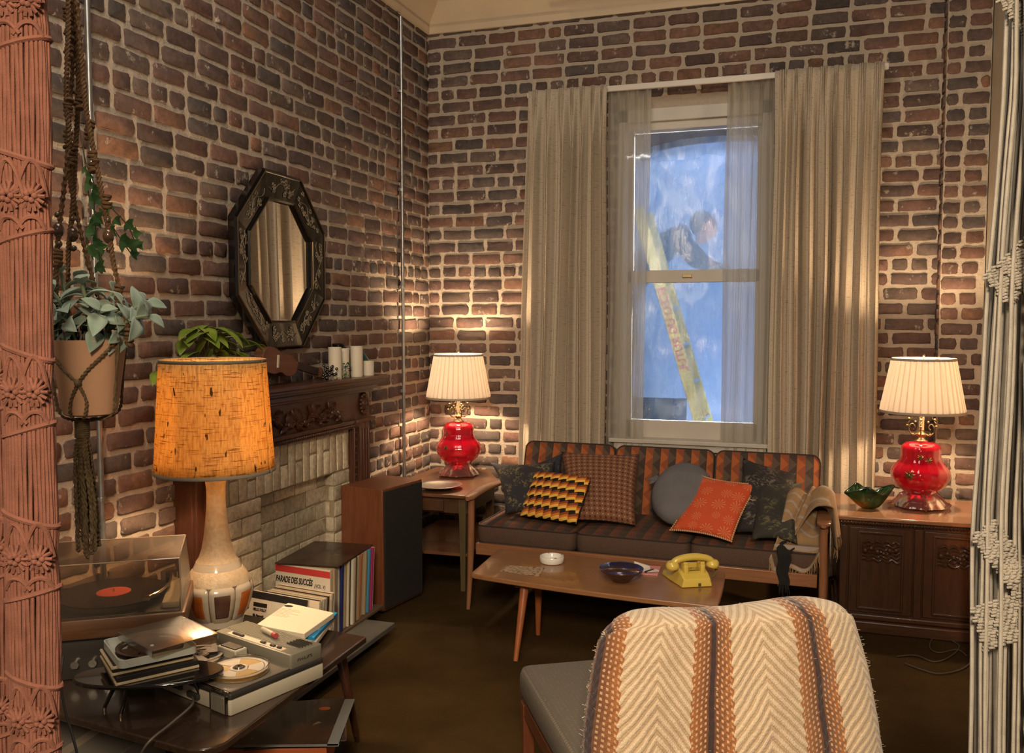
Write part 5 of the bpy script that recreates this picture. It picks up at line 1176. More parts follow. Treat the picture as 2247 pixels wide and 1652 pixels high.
o_ = [(-W2,-D2,.066),(W2,-D2,.066),(W2,D2,.066),(-W2,D2,.066),(-W2+.006,-D2+.012,.066+H2),(W2-.006,-D2+.012,.066+H2),(W2-.012,D2-.03,.066+H2),(-W2+.012,D2-.03,.066+H2)]
dc.add(o_, [(4,5,6,7),(0,1,5,4),(1,2,6,5),(2,3,7,6),(3,0,4,7)])
cv_ = dc.build('dust_cover', smk.m, tt, smooth=False, M=MT, solid=.003, bevel=.004)
m = MB()
for a, b in ((4,5),(5,6),(6,7),(7,4),(1,5),(0,4)): m.tube([o_[a], o_[b]], .0022, 6)
m.build('polished_edge', mat('polished_rim', (.30,.22,.14), .15, 0, Coat_Weight=1), cv_)
# ============================================================ RECORDS
rs = random.Random(12)
SL = [('cream',(.50,.42,.29)),('ivory',(.58,.50,.37)),('tan',(.36,.26,.15)),('grey',(.28,.25,.20)),('buff',(.44,.34,.21)),('brown',(.13,.075,.04)),('white',(.62,.56,.45)),('black',(.02,.018,.016)),('beige',(.46,.38,.26))]
smat = {n_: mat('sleeve_'+n_, c, .6) for n_, c in SL}
for n_, c in (('navy',(.018,.025,.12)),('magenta',(.36,.03,.14)),('sky blue',(.06,.26,.40)),('orange',(.45,.13,.04)),('red',(.5,.04,.035)),('green',(.07,.14,.06))): smat[n_] = mat('sleeve_'+n_.replace(' ','_'), c, .6)
HB = .0805; HA = .0915
MB().box((0,0,.0055), (.36,.56,.011)).build('x', mat('plywood_board', (.10,.065,.035), .7), loc=(-2.215,3.79,.0802)).name = 'record_board'; tag(bpy.data.objects['record_board'], 'thin plywood board under the back row of records on the hearth', 'board')
wd = Vector((-.955,.297*-0+.12,0)).normalized()
def record(p, lean, th, colr, label, size=.314, yawd=0, group=None):
    """p: bottom right corner of the cover; wd runs to its left, lean tips the top backwards"""
    x = Matrix.Rotation(yawd, 3, 'Z') @ wd; t = thing('record_sleeve', label, 'record', p, group=group)
    up = Vector((0,0,1)); nb = Vector((0,0,1)).cross(x); nb = nb if nb.y > 0 else -nb
    upv = (up*math.cos(lean)+nb*math.sin(lean)).normalized(); M = frame((0,0,0), x, upv)
    zs = 1 if M.to_3x3().col[2].y > 0 else -1
    m = MB(); m.box((size/2, size/2, zs*th/2), (size, size, th)); m.build('sleeve', smat[colr], t, smooth=False, M=M, bevel=min(.0012, th*.3))
    return t, M, zs
ordw = ['first','second','third','fourth','fifth','sixth','seventh','eighth','ninth','tenth','eleventh','twelfth','thirteenth','fourteenth','fifteenth','sixteenth','seventeenth','eighteenth','nineteenth','twentieth','twenty-first','twenty-second','twenty-third','twenty-fourth','twenty-fifth','twenty-sixth','twenty-seventh','twenty-eighth']
# back row, from the PARADE cover to the magenta sleeve beside the speaker
colsA = ['white','cream','tan','beige','grey','ivory','navy','navy','buff','cream','tan','ivory','black','white','beige','brown','cream','tan','orange','buff','beige','cream','tan','buff','sky blue','magenta','magenta','beige']
y = 3.555
for k, cn in enumerate(colsA):
    th = rs.uniform(.010,.017) if k else .007
    if k == 0:
        t, M, zs = record((-2.052, y, HA), .02, th, 'white', 'white PARADE DES SUCCES cover with red band, front of the back row')
        zf = -zs*.0006
        MB().box((.157,.293,zf), (.314,.030,.001)).build('red_band', smat['red'], t, smooth=False, M=M)
        Mx = M @ frame((.312, .231, -zs*.0012), (-1,0,0), (0,1,0))
        bk = mat('black_ink', (.015,.012,.012), .6)
        text('PARADE DES SUCC\u00c8S', .040, bk, t, Mx, sx=.56, shear=.25, bold=.0012); text('(VOL. V)', .024, bk, t, M @ frame((.088,.226,-zs*.0012), (-1,0,0), (0,1,0)), sx=.7, shear=.3)
        text('LES GRANDS SUCCES', .040, bk, t, M @ frame((.308, .165, -zs*.0012), (-1,0,0), (0,1,0)), sx=.56, shear=.25, bold=.0012) if False else None
    else:
        record((-2.05-rs.uniform(-.004,.012)-(.012 if k > 18 else 0), y, HA), .02+.05*min(1, k/20)+rs.uniform(-.01,.02), th, cn, '%s record sleeve, %s behind the PARADE cover in the back row' % (cn, ordw[k-1]), group='records in the back row')
    y += th+.0035
YA = y
# front row, HELLO DOLLY leaning at the front
colsB = ['white','ivory','black','cream','grey','ivory','tan','black','beige','cream','brown','white']
y = 3.185
for k, cn in enumerate(colsB):
    th = rs.uniform(.010,.015) if k else .007
    if k == 0:
        t, M, zs = record((-1.955, y-.035, HB), .16, th, 'white', 'white HELLO, DOLLY! record cover leaning at the front of the near row', yawd=-.03)
        bk = bpy.data.materials['black_ink']; MB().box((.157,.297,-zs*.0006), (.314,.030,.001)).build('black_band', bk, t, smooth=False, M=M)
        for z_ in (.257,.186): MB().box((.252,z_,-zs*.0006), (.075,.017,.001)).build('black_bar', bk, t, smooth=False, M=M)
        Mx = M @ frame((.289, .232, -zs*.0012), (-1,0,0), (0,1,0)); text('HELLO, DOLLY!', .0150, bk, t, Mx, sx=.70, bold=.0006)
        text('Ella Fitzgerald', .0150, bk, t, M @ frame((.289, .206, -zs*.0012), (-1,0,0), (0,1,0)), sx=.72, shear=.1, bold=.0006)
        m = MB()
        for i in range(8): m.box((.10-.01*(i%3), .20-.014*i, -zs*.0004), (.08-.012*(i%2), .0015, .0006))
        m.build('sleeve_notes', gp, t, smooth=False, M=M)
    else:
        record((-1.915-rs.uniform(-.003,.008), y, HB), .12-.06*k/16+rs.uniform(-.008,.008), th, cn, '%s record sleeve, %s behind the HELLO, DOLLY! cover in the near row' % (cn, ordw[k-1]), yawd=-.02, size=.297, group='records in the near row')
    y += th+.0015
# cover lying on the back row
tl = thing('record_sleeve', 'dark brown record cover lying flat on top of the back row of records', 'record', (-2.21, 3.80, HA+.317), .0)
art = N('dark_cover_art'); v = art.coord(); art.set(Base_Color=art.mix(art.ramp(art.noise(v, 5, 3), [(.45, 0.0), (.6, 1.0)]), art.mix(art.ramp(art.noise(v, 22, 4), [(.66, 0.0), (.7, 1.0)]), (.022,.014,.009), (.26,.17,.08)), (.06,.028,.015)), Roughness=.3, Coat_Weight=.3)
MB().box((0,0,.003), (.318,.43,.006), RZ(.10) @ RX(-.005)).build('sleeve', art.m, tl, smooth=False, bevel=.001)
# records and box stacked under the dark table
def under(name, label, cat, c, d, rz, mt, **kw):
    t = thing(name, label, cat, c, rz, **kw); return t
u0 = under('storage_box', 'dark blue box on the floor at the bottom of the stack under the dark table', 'box', (-1.66,2.52,0), None, .30, None); MB().box((0,0,.05), (.36,.36,.10)).build('box_body', mat('navy_box', (.012,.014,.03), .5), u0, smooth=False, bevel=.003)
MB().box((0,0,.097), (.364,.364,.012)).build('lid', bpy.data.materials['navy_box'], u0, smooth=False, bevel=.002)
u1 = under('storage_box', 'orange cardboard box with a loose lid under the stacked record sleeves', 'box', (-1.645,2.53,.1035), None, .36, None); oc_ = mat('orange_card', (.36,.085,.022), .55)
MB().box((0,0,.045), (.345,.345,.09)).build('box_body', oc_, u1, smooth=False, bevel=.003); MB().box((0,0,.088), (.352,.352,.02)).build('lid', oc_, u1, smooth=False, bevel=.003)
for k, (dz, rz_, mt_, lb) in enumerate(((0,.05,smat['green'],'dark green record sleeve lying directly on the orange box'), (.007,.16,art.m,'dark record sleeve between the green one and the plastic-covered one'), (.014,-.02,art.m,'dark picture record cover in clear plastic topping the stack under the table'))):
    t = thing('record_sleeve', lb, 'record', (-1.60+.01*k, 2.55-.015*k, .202+dz), rz_+.36)
    MB().box((0,0,.003), (.315,.33,.006)).build('sleeve', mt_, t, smooth=False, bevel=.001)
    if k == 2:
        pls = mat('cloudy_plastic', (.22,.22,.20), .15, Coat_Weight=.6)
        m = MB(); m.box((.145,0,.0066), (.035,.345,.0012)); m.box((0,-.168,.0066), (.33,.014,.0012)); m.build('plastic_fold', pls, t, smooth=False)
        MB().lathe([(.001,.0061),(.017,.0061),(.017,.0064),(.001,.0064)], 20, T(.07,.10,0) @ SC(1.2,.7,1)).build('sticker', oc_, t)
gb_ = thing('grey_crate', 'pale grey flat carton on the floor under the left end of the dark table', 'box', (-2.19, 2.21, 0), .1)
MB().box((0,0,.10), (.36,.40,.20)).build('carton', mat('grey_board', (.22,.20,.17), .8), gb_, smooth=False, bevel=.004); MB().box((0,0,.2005), (.04,.40,.001)).build('tape_strip', gp, gb_, smooth=False)
# ============================================================ HANGING PLANT
D0 = 2.0
pc0 = at_d(194, 745, D0); pz0 = at_d(193, 910, D0).z; ph_ = pc0.z-pz0
hp = thing('hanging_plant', 'silver-green velvety plant in a terracotta pot hanging in a macrame hanger', 'plant', (pc0.x, pc0.y, pz0))
tcm = mat('terracotta', (.62,.36,.21), .75, c2=(.56,.31,.18), ns=7, bs=.1)
MB().lathe([(.052,0),(.056,.003),(.079,ph_-.004),(.080,ph_),(.072,ph_),(.070,ph_-.02),(.001,ph_-.02)], 56).build('pot', tcm, hp)
MB().lathe([(.070,ph_-.022),(.04,ph_-.008),(.0,ph_-.004)], 24).build('soil', mat('soil', (.05,.035,.022), 1, bs=.8, ns=60), hp)
dm = N('velvety_leaf'); v = dm.coord(); dm.set(Base_Color=dm.mix(dm.noise(v, 18, 3), (.17,.25,.17), (.38,.47,.38)), Roughness=.9, Sheen_Weight=.4); dm.bump(dm.noise(v, 240, 2), .3, .002)
m = MB(); ms = MB(); r7 = random.Random(77)
stems = [((-.02,-.02),(-.045,-.05,.085)),((.02,-.03),(.01,-.045,.10)),((-.03,.02),(-.07,-.02,.05)),((.03,.0),(.075,-.01,.05)),((.04,.02),(.115,-.0,.065)),((.0,.03),(-.02,.03,.11)),((-.04,0),(-.085,-.02,.02)),((.05,-.01),(.13,-.03,.04)),
         ((.01,.02),(.04,.03,.09)),((-.01,-.03),(-.03,-.07,.04)),((.03,-.03),(.05,-.06,.05)),((-.04,.01),(-.055,.01,.125)),((.0,0),(.0,.0,.075))]
Rr = Matrix(((Rv.x,-Rv.y,0),(Rv.y,Rv.x,0),(0,0,1)))
for (bx, by), tip in stems:
    b = Rr @ Vector((bx, by, ph_-.01)); t_ = Rr @ Vector((tip[0]*1.12, tip[1], ph_+tip[2]*1.12+.008)); mid = (b+t_)/2+Vector((0,0,.02)); P = smooth_path([b, mid, t_], 6); ms.tube(P, .0038, 6)
    ax = (t_-mid).normalized()
    for j in range(4):       # opposite pairs of leaves
        p = P[int(len(P)*(.35+.2*j))-1] if j < 3 else P[-1]
        for sg in (0, pi):
            a = j*pi/2+sg+r7.uniform(-.3,.3); e = ax.orthogonal().normalized(); f_ = ax.cross(e); d_ = (e*math.cos(a)+f_*math.sin(a))+ax*(.5 if j < 3 else 1.1)
            L_ = r7.uniform(.046,.074)*(1 if j < 3 else .75); leaf(m, p, d_, ax, L_, L_*.30, .45, 0, .30)
leaf(m, Rr @ Vector((-.08,-.03,ph_+.03)), Rr @ Vector((-1,-.2,-.75)), (0,0,1), .085, .016, .2); leaf(m, Rr @ Vector((-.06,-.05,ph_+.045)), Rr @ Vector((-.1,-.3,-1)), (1,0,.2), .085, .026, .1)
m.build('leaves', dm.m, hp, solid=.0012, angle=180); ms.build('stems', mat('pale_stem', (.24,.30,.18), .8), hp)
m = MB()
for k in range(60): a, r_ = r7.uniform(0,6.3), r7.uniform(.0,.065); m.tube([Vector((r_*math.cos(a), r_*math.sin(a), ph_-.012)), Vector((r_*math.cos(a)+r7.uniform(-.012,.012), r_*math.sin(a), ph_+r7.uniform(.005,.035)))], .0018, 4)
m.build('dry_stalks', mat('dry_stalk', (.16,.13,.09), 1), hp)
# macrame hanger
jute = mat('brown_jute', (.16,.085,.035), .95, c2=(.10,.05,.02), ns=90, bs=.7, bn=300); jut2 = mat('tan_jute', (.17,.115,.055), .95, c2=(.10,.065,.03), ns=90, bs=.7, bn=300)
def rope(mb, path, R, r, pitch=.022, strands=2, seg=6, n=6):
    P = smooth_path(path, n); L = 0; out = [[] for _ in range(strands)]
    for i, p in enumerate(P):
        if i: L += (p-P[i-1]).length
        t_ = (P[min(i+1,len(P)-1)]-P[max(i-1,0)]).normalized(); u = t_.orthogonal() if i == 0 else (u-t_*u.dot(t_)); u.normalize(); b = t_.cross(u)
        for s in range(strands): a = 2*pi*(L/pitch+s/strands); out[s].append(p+(u*math.cos(a)+b*math.sin(a))*R)
    for o_ in out: mb.tube(o_, r, seg)
hg = thing('macrame_hanger', 'brown knotted macrame plant hanger with wooden beads and a long tassel', 'plant hanger', (pc0.x, pc0.y, pz0)); org_ = Vector(hg.location)
def lp_(x, y, dd=0.0): return at_d(x, y, D0+dd)-org_
m = MB()
arms = [([(148,-60),(150,60),(146,200),(150,320),(128,520),(122,640),(120,748)],-.03), ([(160,-60),(168,80),(172,200),(166,330),(160,450),(150,560),(150,700)],.07), ([(165,-60),(178,120),(188,230),(205,330),(232,470),(250,580),(285,742)],-.02), ([(155,-60),(160,120),(150,300),(158,420),(200,600),(240,735)],.08)]
for pts, dd in arms:
    path = [lp_(x, y, dd*min(1, i/3)) for i, (x, y) in enumerate(pts)]; rope(m, path, .0036, .0034, .03, 3, 6, 14)
m.build('arms', jute, hg)
for (x, y, dd, n_) in ((150,30,0,4),(152,70,0,4),(150,110,0,4),(172,215,.05,5),(150,230,-.02,5),(160,330,.05,6),(205,345,-.02,6),(196,280,0,5),(150,300,-.02,5),(232,440,-.02,4),(128,560,-.03,5),(262,640,-.02,6),(285,735,-.03,5),(118,752,-.03,4)):
    m = MB()
    for k in range(n_): p = lp_(x+r7.uniform(-3,3), y-10+k*8, dd); m.lathe([(.003,-.0045),(.0095,-.003),(.0105,.0),(.0095,.003),(.003,.0045)], 10, T(*p) @ RX(r7.uniform(-.4,.4)) @ RY(r7.uniform(-.4,.4)))
    m.build('knot', jute, hg)
bdm = wood('wooden_bead', (.055,.03,.014), (.10,.055,.025), (6,6,6), .25, coat=.6)
for x, y, dd in ((160,515,.07),(238,518,-.02),(128,505,-.03)):
    for yy, r_, h_ in ((y,.0125,.017),(y-34,.007,.007),(y+30,.0075,.007)): MB().ell(tuple(lp_(x+(yy-y)*.05, yy, dd)), (r_,r_,h_)).build('bead', bdm, hg)
m = MB()
kn = Vector((.006,-.064*0-.0,0)); F2 = Rr @ Vector((.008,-.072,.075))
def rimp(a, z, r_): q = Rr @ Vector((r_*math.cos(a), r_*math.sin(a), z)); return q
for a0, a1 in ((-2.75,-1.5),(-.35,-1.5)):
    rope(m, [rimp(a0, ph_+.002, .083), rimp(a0*.65+a1*.35, ph_-.03, .080), rimp(a0*.3+a1*.7, ph_-.062, .076), F2], .0022, .0022, .02, 2, 6, 8)
for a in (-1.75,-1.25): rope(m, [F2, rimp(a, .035, .066), rimp(a-.1, .0, .058), Rr @ Vector((-.018,0,-.012))], .0022, .0022, .02, 2, 6, 6)
for a in (-2.75,-.35,.8,2.2): rope(m, [rimp(a, ph_+.005, .083), rimp(a, .06, .072), rimp(a, -.001, .058), Rr @ Vector((-.018,0,-.014))], .0022, .0022, .02, 2, 6, 6)
m.ell(tuple(F2), (.008,.008,.009)); m.build('net', jut2, hg)
kc = Rr @ Vector((-.020,0,-.03)); m = MB()
for k in range(9): m.lathe([(.006,-.003),(.0155,-.002),(.0165,0),(.0155,.002),(.006,.003)], 16, T(kc.x,kc.y,-.014-k*.0045))
m.build('gathering_knot', jut2, hg); m = MB()
for k in range(14):
    a = k*2.4; r_ = .010+.022*((k*7)%14)/14; x0, y0 = kc.x+.008*math.cos(a), kc.y+.008*math.sin(a); L_ = r7.uniform(.22,.275)
    rope(m, [(x0,y0,-.05),(kc.x+r_*math.cos(a)*.8, kc.y+r_*math.sin(a)*.8, -.10),(kc.x+r_*1.15*math.cos(a+.2)+.004, kc.y+r_*math.sin(a+.2),-.05-L_*.6),(kc.x+r_*1.1*math.cos(a)+.008, kc.y+r_*math.sin(a),-.05-L_)], .0030, .0032, .018, 2, 6, 10)
m.build('tassel', jut2, hg)
# ivy trailing in front of the wall
ivp = thing('ivy_vine', 'trailing ivy with lobed green leaves hanging beside the conduit above the pot', 'plant', at_d(205, 330, 2.25)); io = Vector(ivp.location); m = MB(); ms = MB()
def li(x, y, dd=0): return at_d(x, y, 2.25+dd)-io
vines = [[(150,-40),(165,200),(185,340),(205,400),(208,470),(215,540),(225,600)],[(185,340),(200,450),(235,480),(262,520),(290,560)],[(205,400),(240,450),(280,495),(300,540)],[(205,470),(190,520),(205,570)]]
for i, vpts in enumerate(vines):
    P = smooth_path([li(x, y, .03*i) for x, y in vpts], 8); ms.tube(P, .0016, 5)
    for p in P[(20 if i == 0 else 4)::(3 if i == 0 else 4)]:
        c_ = p+Vector((r7.uniform(-.012,.012), -.01, r7.uniform(-.01,.01))); s_l = r7.uniform(.014,.030); base = r7.uniform(-2.6,-.6)
        q = frame(c_, Rv*math.cos(base+pi/2)+Vector((0,0,1))*math.sin(base+pi/2), Rv*math.cos(base+pi)+Vector((0,0,1))*math.sin(base+pi)+Vector((r7.uniform(-.4,.4),-.3,0)))
        out = [(0,0),(.35,-.45),(.95,-.55),(.70,-.1),(1.25,.0),(.70,.1),(.95,.55),(.35,.45)]
        out = [(0,0),(.1,-.5),(.5,-.95),(.62,-.42),(1.3,0),(.62,.42),(.5,.95),(.1,.5)]
        m.add([q @ Vector((x_*s_l, y_*s_l, .12*s_l*abs(y_))) for x_, y_ in out]+[q @ Vector((.45*s_l,0,.0))], [(8,i_,(i_+1)%8) for i_ in range(8)])
m.build('leaves', leafg('ivy_leaf_green', (.04,.12,.03), (.10,.21,.08)), ivp, solid=.0006, smooth=False); ms.build('vine', mat('vine_brown', (.06,.05,.025), .8), ivp)
# ============================================================ TERRACOTTA MACRAME (left)
ter = mat('terracotta_cord', (.26,.105,.070), .95, c2=(.20,.080,.052), ns=40, bs=.5, bn=400)
def macrame_column(label, cx, d, hw, seed, knots, taper=0.0):
    rr_ = random.Random(seed); o0 = at_d(cx, 826, d); o0.z = .62
    t = thing('macrame_curtain', label, 'macrame', o0); top = 2.45-o0.z; X = Rv; Yb = Vector((-Rv.y, Rv.x, 0)); ms_ = MB(); n_ = 34
    def pt(a, z, k=1.0): w = 1+.06*math.sin(z*9+seed); return X*(hw*w*k*math.cos(a)-.026*(1-z/top))+Yb*(hw*.55*k*math.sin(a))+Vector((0,0,z))
    ks = [at_d(cx, y, d).z-o0.z for y in knots]
    for i in range(n_):
        a = 2*pi*i/n_; P = []
        for j in range(60):
            z = top*j/59; k = 1-.10*sum(math.exp(-((z-q)/.02)**2) for q in ks); P.append(pt(a+.02*math.sin(z*7+i), z, k)+X*(.0007*math.sin(z*40+i*2)))
        ms_.tube(P, .0030, 6)
    for i in range(n_//2):
        a = 2*pi*(i+.5)/(n_//2); ms_.tube([pt(a, top*j/20, .86) for j in range(21)], .0030, 5)
    ms_.build('cords', ter, t)
    for q in ks:
        mk = MB()
        for dz, tl_ in ((-.055,.10),(.055,-.12)):
            mk.tube([pt(2*pi*j/36, q+dz+tl_*.10*math.cos(2*pi*j/36), 1.07) for j in range(37)], .0042, 6)
        for a0 in (-1.9, -1.05):
            c_ = pt(a0, q, 1.12)
            for s in range(14):
                an = 2*pi*s/14; mk.tube([c_+X*(.004*math.cos(an))+Vector((0,0,.004*math.sin(an)))-Yb*.002, c_+X*(.019*math.cos(an))+Vector((0,0,.021*math.sin(an)))-Yb*.0005], [.0032,.0026], 5)
            for s in range(5): an = 2*pi*s/5; mk.ell(tuple(c_+X*(.006*math.cos(an))+Vector((0,0,.006*math.sin(an)))-Yb*.004), (.0045,.0045,.0045), nu=8, nv=6)
            for sg in (1, -1):
                mk.tube(smooth_path([pt(a0-.55, q+sg*.045, 1.1), pt(a0-.2, q+sg*.030, 1.14), pt(a0+.2, q+sg*.030, 1.14), pt(a0+.55, q+sg*.045, 1.1)], 6) if sg < 0 else smooth_path([pt(a0-.6, q+.004, 1.1), pt(a0-.25, q+.040, 1.13), pt(a0+.0, q+.050, 1.13), pt(a0+.3, q+.036, 1.13), pt(a0+.6, q+.0, 1.1)], 6), .0036, 6)
        mk.build('knot_band', ter, t)
    return t
macrame_column('terracotta macrame cord curtain gathered nearest the hanging pot at the left', 84, 1.28, .034, 3, (30,438,858,1225,1590))
macrame_column('second terracotta macrame curtain partly hidden behind the first at the far left', -6, 1.50, .040, 8, (420,830,1200,1560))
# ============================================================ WHITE MACRAME (right)
wcd = mat('cream_cotton_cord', (.36,.33,.275), .95, c2=(.30,.275,.23), ns=40, bs=.5, bn=400)
wo = at_d(2190, 826, 1.55); wo.z = .55; wt = thing('macrame_curtain', 'cream white macrame cord curtain with knotted bands at the right edge', 'macrame', wo)
edge = [(-80,2210),(0,2206),(200,2200),(600,2166),(900,2148),(1150,2131),(1400,2128),(1652,2126),(1900,2120)]
def ex(y):
    for (y0, x0), (y1, x1) in zip(edge, edge[1:]):
        if y <= y1: return x0+(x1-x0)*(y-y0)/(y1-y0)
    return edge[-1][1]
sp_ = lambda y: 6.3+3.2*min(1, max(0, (y+80)/1300))
m = MB(); YS = list(range(-620, 1960, 60)); r9 = random.Random(9)
for i in range(64):
    ph0 = r9.uniform(0, 6); dd = .030*math.sin(i*.9)+(.03 if i % 2 else -.0)
    m.tube([at_d(ex(y)+4+i*sp_(y)*.55+1.2*math.sin(y*.012+ph0), y, 1.55+dd)-wo for y in YS], .0029 if i % 3 else .0034, 6)
m.build('cords', wcd, wt)
def band(x0, y0, x1, y1, rows, step=13.0):
    m = MB(); L_ = math.hypot(x1-x0, y1-y0); n_ = int(L_/step); nx, ny = -(y1-y0)/L_, (x1-x0)/L_; G = {}
    for r_ in range(rows):
        for k in range(n_):
            q = (k+.5*(r_ % 2))/n_; off = (r_-rows/2)*11.0; x, y = x0+(x1-x0)*q+nx*off, y0+(y1-y0)*q+ny*off
            p = at_d(x+r9.uniform(-1.5,1.5), y+r9.uniform(-1,1), 1.53+.006*math.sin(k*1.3))-wo; G[r_, k] = p
            for dz in (-.0028, .0028): m.tube([p+Rv*-.0042+Vector((0,0,dz-.001)), p-Fv*.004+Vector((0,0,dz+.0006)), p+Rv*.0042+Vector((0,0,dz-.001))], .0023, 6)
    for (r_, k), p in G.items():
        for kk in ((k, k+1) if r_ % 2 else (k-1, k)):
            if (r_+1, kk) in G: m.tube([p, (p+G[r_+1, kk])/2-Fv*.001, G[r_+1, kk]], .0021, 5)
    m.build('knot_band', wcd, wt)
band(2222,40,2330,-40,9); band(2192,640,2330,510,8); band(2155,1165,2262,1310,6); band(2150,1385,2330,1325,9); band(2262,1290,2330,1250,8)
m = MB()
for i in range(16): rope(m, [at_d(2252+i*9, y, 1.50)-wo for y in (-610,400,800,1200,1600,1900)], .0022, .0026, .02, 2, 5, 8)
m.build('side_cords', wcd, wt)
tp_ = at_d(2235, -615, 1.55)-wo; MB().rod(tuple(tp_-Rv*.06), tuple(tp_+Rv*.34), .012, 16).build('hanging_rod', bdm, wt)
# rattan lantern seen between the cords
rl = thing('rattan_lamp', 'glowing orange rattan lantern on the floor behind the white macrame', 'lamp', (.80, 4.22, 0)); rat = mat('rattan', (.35,.17,.05), .6); RO = .085
m = MB()
for k in range(22):
    a = 2*pi*k/22
    for s in (1, -1): m.tube([(RO*math.cos(a+s*z*3.2)*(1+.12*math.sin(pi*z/.9)), RO*math.sin(a+s*z*3.2)*(1+.12*math.sin(pi*z/.9)), .04+z) for z in [j*.06 for j in range(16)]], .0035, 5)
for z in (.03,.95): m.lathe([(RO-.006,z-.012),(RO+.006,z-.012),(RO+.006,z+.012),(RO-.006,z+.012)], 32, closed=True)
m.build('rattan_cage', rat, rl); MB().lathe([(.07,.04),(.08,.5),(.07,.93)], 32).build('inner_shade', shade_mat('amber_paper', (.85,.42,.12), .5), rl)
MB().lathe([(.09,0),(.095,.01),(.09,.025)], 32).build('lantern_base', rat, rl); MB().ell((0,0,.5), (.028,.028,.04)).build('bulb', bulb_m, rl)
point('rattan_lamp_light', (.80,4.22,.5), 9, (1,.5,.18), .04)
# ============================================================ ARMCHAIR AND BLANKET
ac = thing('armchair', 'low grey upholstered chair with a reddish wood frame under the striped blanket', 'chair', (-.38, 2.06, 0)); cx = Vector((.861,.51,0)); cf = Vector((-.51,.861,0)); MC = frame((0,0,0), cx, cf)
ua = N('grey_upholstery'); v = ua.coord('Object', (1,1,1)); vo = ua.node('ShaderNodeTexVoronoi'); vo.inputs['Scale'].default_value = 75; vo.inputs['Randomness'].default_value = .1; ua.link(v, vo.inputs['Vector'])
ua.set(Base_Color=ua.mix(ua.ramp(vo.outputs['Distance'], [(.30, 0.0), (.42, 1.0)]), (.20,.17,.125), (.125,.105,.08)), Roughness=.9); ua.bump(ua.noise(v, 400, 2), .4, .003)
redw = wood('red_brown_frame', (.10,.030,.014), (.15,.048,.022), (12,12,1.3), .35, coat=.2)
MB().rbox((.262,.45,.365), (.70,.80,.115), .035, dz=.03).build('seat', ua.m, ac, M=MC, angle=60)
MB().rbox((.28,.055,.60), (.53,.10,.38), .045, dz=.04).build('backrest', ua.m, ac, M=MC @ T(0,0,0), angle=60)
m = MB(); m.box((-.06,.45,.28), (.035,.78,.05)); m.box((.585,.45,.28), (.035,.78,.05)); m.box((.262,.83,.28), (.66,.03,.05)); m.box((.262,.07,.28), (.66,.03,.05)); m.build('seat_frame', redw, ac, M=MC, bevel=.004)
for x, y in ((-.06,.82),(.585,.82),(-.06,.08),(.585,.08)): MB().box((x,y,.15), (.042,.042,.30), taper=.75).build('leg', redw, ac, smooth=False, M=MC, bevel=.004)
# blanket
BX0, BX1 = -.05, .60
def blk_(u, v):
    """v 0 hem behind the chair (towards the camera), .5 top of the backrest, 1 in front"""
    s = (v-.5)*1.30; w = u*2-1
    if s < -.06: q = -s-.06; y = -.012-.05*q-.03*math.sin(q*2); z = .818-q; fl = q
    elif s < .06: a = (s+.06)/.12*pi; y = -.012+.062*(1-math.cos(a)); z = .818+.018*math.sin(a); fl = 0
    else: q = s-.06; y = .118+.02*q; z = .818-q*.9; fl = q*.6
    cor = max(0, abs(w)-.86)/.14; z -= .012*cor**2*(1 if fl < .08 else 1)
    x = (BX0+BX1)/2+w*((BX1-BX0)/2+(.29 if w > 0 else .17)*fl+.02*math.sin(fl*6+1)*(fl > 0))
    z -= .030*abs(w)**7*(1-min(1, fl*2)); y += -.016*math.sin(u*13+1)*min(1, fl*4)  ; z += .006*math.sin(u*9+.5)
    kk = abs(w)**6; y = y*(1-kk)+.055*kk+.004*noise.noise(Vector((u*16, v*20, 0))); return (x, y, z)
kb = N('striped_wool'); v = kb.coord('UV'); x, y, _ = kb.sep(v); M_ = kb.math
xw = M_('ADD', x, M_('MULTIPLY', M_('SUBTRACT', kb.noise(kb.coord('UV', (6,6,1)), 1, 2), .5), .02))
per = .37   # distance between the dark band centres, in u
ph0 = M_('FRACT', M_('ADD', M_('DIVIDE', M_('SUBTRACT', xw, .385), per), 10.5)); dist = M_('MULTIPLY', M_('ABSOLUTE', M_('SUBTRACT', ph0, .5)), 2)   # 0 on the band, 1 on the chevron peak
st = M_('ADD', M_('MULTIPLY', y, 46), M_('ADD', M_('MULTIPLY', dist, -6.0), M_('MULTIPLY', kb.noise(kb.coord('UV', (9,14,1)), 1, 3), .8))); s1 = M_('SINE', M_('MULTIPLY', st, 2*pi)); fine = M_('SINE', M_('MULTIPLY', st, 2*pi*3.3))
nz = kb.noise(kb.coord('UV', (70, 90, 1)), 1, 4, .6)
base = kb.mix(kb.ramp(M_('ADD', M_('MULTIPLY', s1, .35), M_('MULTIPLY', nz, .9)), [(.20, 0.0), (.70, 1.0)]), (.44,.31,.185), (.66,.53,.37)); base = kb.mix(M_('MULTIPLY', M_('GREATER_THAN', fine, .75), .4), base, (.76,.64,.47))
stripe = M_('SINE', M_('MULTIPLY', dist, 2*pi*13)); dash = M_('SINE', M_('ADD', M_('MULTIPLY', y, 2*pi*95), M_('MULTIPLY', dist, 40)))
brb = kb.mix(kb.ramp(dist, [(.02, 0.0), (.30, 1.0)]), (.13,.055,.032), (.34,.135,.050)); brb = kb.mix(M_('MULTIPLY', M_('GREATER_THAN', stripe, .2), M_('GREATER_THAN', dash, .1)), brb, (.56,.37,.21))
brb = kb.mix(M_('LESS_THAN', dist, .045), brb, (.055,.035,.035))
jag = M_('ADD', dist, M_('MULTIPLY', s1, .018)); col_ = kb.mix(M_('LESS_THAN', jag, .36), base, brb)
